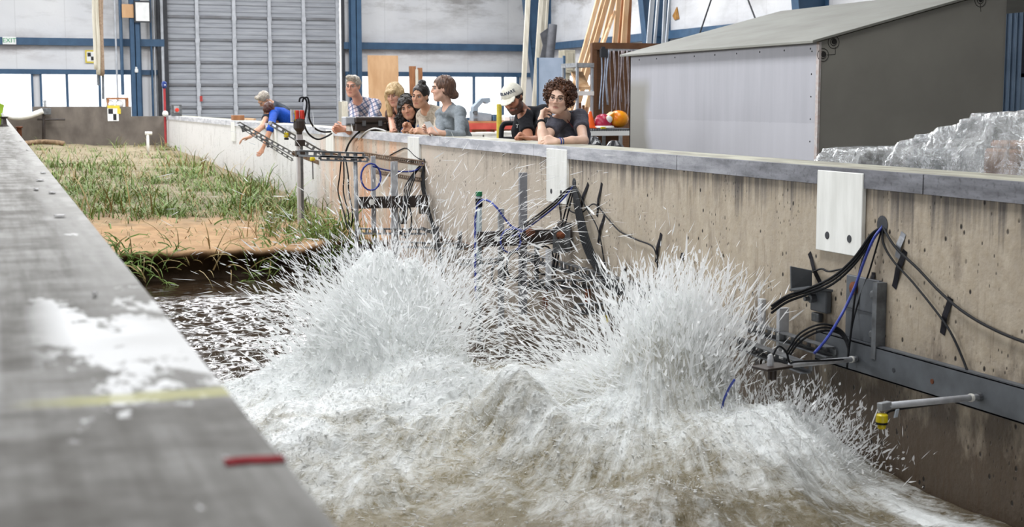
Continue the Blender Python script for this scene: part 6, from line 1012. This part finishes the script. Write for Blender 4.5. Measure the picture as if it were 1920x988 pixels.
def x_p2(root, G, M, H, s, J):
    x_cap(root, G, M, H, s, J); mw = mk('white_print', 'dcdcdc', 'cfcfcf', 30, .6); f = nrm(-cF + zup * .25 - cR * .4); tx = nrm(np.cross(zup, f)); ty = np.cross(f, tx)
    for t_, u, v, sz in (('THE', 976, 237, .05), ('FB', 985, 247, .05)): text_mesh(t_, sz, oD(u, v, 12.42), tx, ty, 'shirt_print', mw, root, .0015)
person('bearded man in a white cap and black T-shirt leaning on the wall', oD(962, 186, 12.35), 22, 22, -15, nk, (oD(984, 219, 12.45), oD(1020, 211, 12.75)), (oD(992, 268, 12.25), oD(1010, 266, 12.25)), (oD(992, 264, 12.05), oD(993, 263, 12.0)),
    ((lft * .8 + zup * .5, cR * .1 - zup + -cF * .3, -cF, FIST), (lft * .9 + zup * .45, -zup * .8 - cF * .2, -cF, FIST)), back_of(nk, .34, .12), 'bb8468', cloth('black_cotton', '1f2023', '2a2b2f', 50), (.6, .6), h_sides, .0055, s=1.04, male=True, brow='241b17', beard='2a201b', extra=x_p2)
# 3 --- woman in a grey cardigan, in profile
HB = hairm('brown_hair', '4a342b', '7a5c4b')
def h_lowbun(root, G, M, H, s, vox): hair_sdf(lambda S, G, M, H, s: (S.ell(G(0, -.03, .03), np.array([.09, .11, .10]) * s, M, .03), face_cut(S, G, M, s, top=.076, w=.07), side_cut(S, G, M, s), S.ell(G(0, -.115, -.06), np.array([.05, .05, .045]) * s, M, .03), S.cap(G(-.06, -.03, -.02), G(-.03, -.1, -.06), .035, .03, .02), S.cap(G(.06, -.03, -.02), G(.03, -.1, -.06), .035, .03, .02)), HB)(root, G, M, H, s, vox)
def x_paper(root, G, M, H, s, J): pass
nk = oD(842, 206, 14.0); wd3 = oD(806, 240, 13.4)
person('woman in a grey cardigan with a low brown bun, seen in profile', oD(829, 167, 13.9), 78, 2, 0, nk, (oD(829, 215, 14.2), oD(862, 212, 13.75)), (oD(826, 256, 13.85), oD(862, 255, 13.5)), (oD(814, 247, 13.6), oD(824, 249, 13.42)),
    ((lft + zup * .35, -cF, zup, HALF), (lft + zup * .3, cF * .6 - zup * .3, zup, HALF)), back_of(nk, .34, .1), 'e2b7a0', cloth('grey_jersey', '8d9499', '7d8489', 50), (1.8, 1.75), h_lowbun, .007, s=1.0, brow='4a352b', fold=.011)
MB().prism([oD(795, 229, 13.45), oD(806, 227, 13.4), oD(812, 243, 13.42), oD(803, 246, 13.46)], np.array([.002, .004, 0])).prism([oD(806, 227, 13.4), oD(812, 236, 13.4), oD(822, 250, 13.38), oD(812, 243, 13.42)], np.array([.002, .004, 0])).build('paper_note', M_WHITE, label='folded white paper held by the woman in the grey cardigan', cat='paper')
# 4 --- woman with dark hair pulled up, cream cardigan
HD = hairm('black_hair', '17120f', '2c221c')
def h_topbun(root, G, M, H, s, vox): hair_sdf(lambda S, G, M, H, s: (face_cut(S, G, M, s, top=.078, w=.072), side_cut(S, G, M, s), S.ell(G(0, -.04, .135), np.array([.042, .042, .03]) * s, M, .015), S.ell(G(0, -.10, -.05), np.array([.04, .035, .05]) * s, M, .03)), HD, amp=.005)(root, G, M, H, s, vox)
nk = oD(804, 206, 14.85)
person('dark haired woman with a top knot and a cream knit cardigan', oD(788, 180, 14.7), 30, 10, 6, nk, (oD(794, 220, 14.9), oD(826, 213, 14.8)), (oD(797, 258, 14.6), oD(820, 257, 14.3)), (oD(787, 251, 14.4), oD(797, 251, 14.2)),
    ((lft + zup * .6, -zup - cF * .2, -cF, FIST), (lft + zup * .5, cF * .5 - zup * .5, zup, HALF)), back_of(nk, .34, .1), 'c99c80', M_KNIT, (1.8, 1.85), h_topbun, .007, brow='1d1512', fold=.009)
# 5 --- woman with long dark curls, denim jacket
def h_longcurl(root, G, M, H, s, vox):
    def pr(S, G, M, H, s):
        S.ell(G(0, -.03, .035), np.array([.092, .108, .10]) * s, M, .03); face_cut(S, G, M, s, top=.062, w=.064)
        for q in (-1, 1): S.cap(G(q * .08, -.01, -.01), G(q * .095, .0, -.1), .035, .045, .03); S.cap(G(q * .095, 0, -.1), G(q * .10, .0, -.1) - zup * .13, .045, .04, .03)
    hair_sdf(pr, HD, (60, 60, 40), .016)(root, G, M, H, s, vox); R = np.random.RandomState(9); P = []; O = []
    for i in range(190):
        q = 1 if R.rand() < .5 else -1; a = R.rand() * 6.28; t = R.rand()
        if t < .5: d = nrm(R.randn(3)); d[1] = -abs(d[1]) if R.rand() < .8 else d[1]; c = G(*(np.array([0, -.03, .035]) + d * np.array([.094, .11, .10]))); o = M @ d
        else: b = G(q * .097, 0, -.02 - .1 * R.rand()) - zup * .13 * R.rand(); o = np.array([math.cos(a), math.sin(a), 0]); c = b + o * .045
        L = M.T @ (c - H)
        if L[1] > .03 and abs(L[0]) < .065 and -.12 < L[2] < .07: continue
        P.append(c); O.append(o)
    curls(root, P, O, .0105, HD, 'curls', R)
nk = oD(778, 220, 15.2)
person('woman with long dark curls in a blue denim jacket, head tilted', oD(764, 202, 15.0), 6, 10, -16, nk, (oD(757, 229, 15.25), oD(795, 221, 15.05)), (oD(762, 258, 14.85), oD(789, 252, 14.75)), (oD(772, 249, 14.7), oD(773, 247, 14.68)),
    ((lft * .5 + zup * .3, -zup - cF * .2, zup, FIST), (lft * .6 + zup, -cF * .3 - cR * .4, -cF, HALF)), back_of(nk, .34, .1), 'c8987c', M_DENIM, (1.5, 1.75), h_longcurl, .007, brow='1d1512', fold=.009)
# 6 --- blonde woman
HY = hairm('blonde_hair', 'a98a5e', 'd2b78a')
def h_blonde(root, G, M, H, s, vox):
    def pr(S, G, M, H, s):
        S.ell(G(0, -.025, .036), np.array([.093, .110, .10]) * s, M, .02); face_cut(S, G, M, s, top=.045, w=.060); S.cap(G(-.04, .088, .062), G(.04, .088, .062), .02, None, .02); S.cap(G(-.045, .09, .045), G(.045, .09, .045), .012, None, .012)
        for q in (-1, 1): S.cap(G(q * .083, .0, .02), G(q * .09, .01, -.10), .034, .036, .03); S.cap(G(q * .09, .01, -.1), G(q * .085, .01, -.10) - zup * .11, .036, .028, .03)
        S.cap(G(0, -.1, 0), G(0, -.09, -.12) - zup * .06, .06, .05, .03)
    hair_sdf(pr, HY, (70, 70, 8), .010)(root, G, M, H, s, vox)
nk = oD(750, 206, 15.75)
person('blonde woman with a long fringe peering over the wall', oD(740, 178, 15.5), 26, 16, -8, nk, (oD(734, 214, 15.75), oD(768, 212, 15.75)), (oD(738, 254, 15.3), oD(764, 254, 15.3)), (oD(750, 247, 15.2), oD(752, 247, 15.15)),
    ((lft * .7 + zup * .3, -zup - cF * .2, -cF, FIST), (lft * .8 + zup * .25, -zup - cF * .2, -cF, FIST)), back_of(nk, .34, .1), 'd8a78f', cloth('brown_floral', '4a3a36', '6a5248', 35), (.15, .15), h_blonde, .007, brow='8a6b4a')
# 7 --- man in a plaid shirt
HG = hairm('grey_short_hair', '8d8478', 'b5ac9e', (50, 50, 50))
def h_short(root, G, M, H, s, vox): hair_sdf(lambda S, G, M, H, s: (face_cut(S, G, M, s, top=.074, w=.074), side_cut(S, G, M, s), S.cap(G(-.03, .06, .105), G(.03, .06, .11), .03, None, .02)), HG, (60, 60, 60), .010)(root, G, M, H, s, vox)
nk = oD(673, 191, 17.2)
def x_p7(root, G, M, H, s, J): x_glasses(root, G, M, H, s, J)
person('grey haired man in a plaid shirt and glasses with clasped hands on the wall', oD(662, 162, 17.0), 24, 6, 2, nk, (oD(665, 203, 17.2), oD(704, 196, 17.2)), (oD(662, 246, 16.6), oD(692, 243, 16.7)), (oD(646, 243, 16.25), oD(648, 241, 16.3)),
    ((lft + zup * .05, -zup * .4 - cF, zup, HALF), (lft + zup * .1, zup * .3 + cF, zup, HALF)), back_of(nk, .36, .12), 'd9a48c', M_PLAID, (1.5, 1.6), h_short, .0075, s=1.04, male=True, brow='8a8078', extra=x_p7, fold=.008)
# 8, 9 --- the pair bending over the wall at the far left
nk = oD(512, 196, 22.7)
person('grey haired man in a dark shirt bending over the wall, arm stretched to the grass', oD(495, 187, 22.5), 62, 48, 8, nk, (oD(507, 206, 22.4), oD(522, 202, 22.9)), (oD(491, 238, 21.6), oD(514, 224, 22.3)), (oD(468, 257, 21.3), oD(500, 226, 22.2)),
    ((lft + -zup * .3, -zup, cF, RELAX), (-zup + lft * .3, lft, cF, RELAX)), back_of(nk, .45, .25, .98), 'c99a7e', cloth('dark_slate_shirt', '3d444e', '333a44', 50), (.55, .55), h_short, .0095, s=1.04, male=True, brow='77706a')
HA = hairm('auburn_hair', '3a1f19', '5a3226')
def h_hang(root, G, M, H, s, vox):
    def pr(S, G, M, H, s):
        face_cut(S, G, M, s, top=.05, w=.062)
        for q in (-1, 1): S.cap(G(q * .07, .0, .0), G(q * .06, .05, .02) - zup * .12, .03, .025, .03); S.cap(G(q * .06, .05, .02) - zup * .12, G(q * .05, .06, .02) - zup * .26, .025, .012, .03)
    hair_sdf(pr, HA, (70, 70, 12), .008)(root, G, M, H, s, vox)
nk = oD(518, 207, 22.2)
person('auburn haired woman in a bright blue top reaching down over the wall', oD(505, 207, 22.05), 45, 55, 8, nk, (oD(513, 214, 22.0), oD(530, 210, 22.5)), (oD(507, 243, 20.95), oD(530, 226, 22.3)), (oD(494, 276, 20.9), oD(518, 228, 22.2)),
    ((-zup + lft * .6, lft * .5 - cF, -cF, RELAX), (-zup + lft * .3, lft, cF, RELAX)), back_of(nk, .42, .3, .98), 'c08e72', cloth('bright_blue_top', '1f4fb0', '1a4397', 50), (1.05, 1.05), h_hang, .0095, brow='3a1f19')
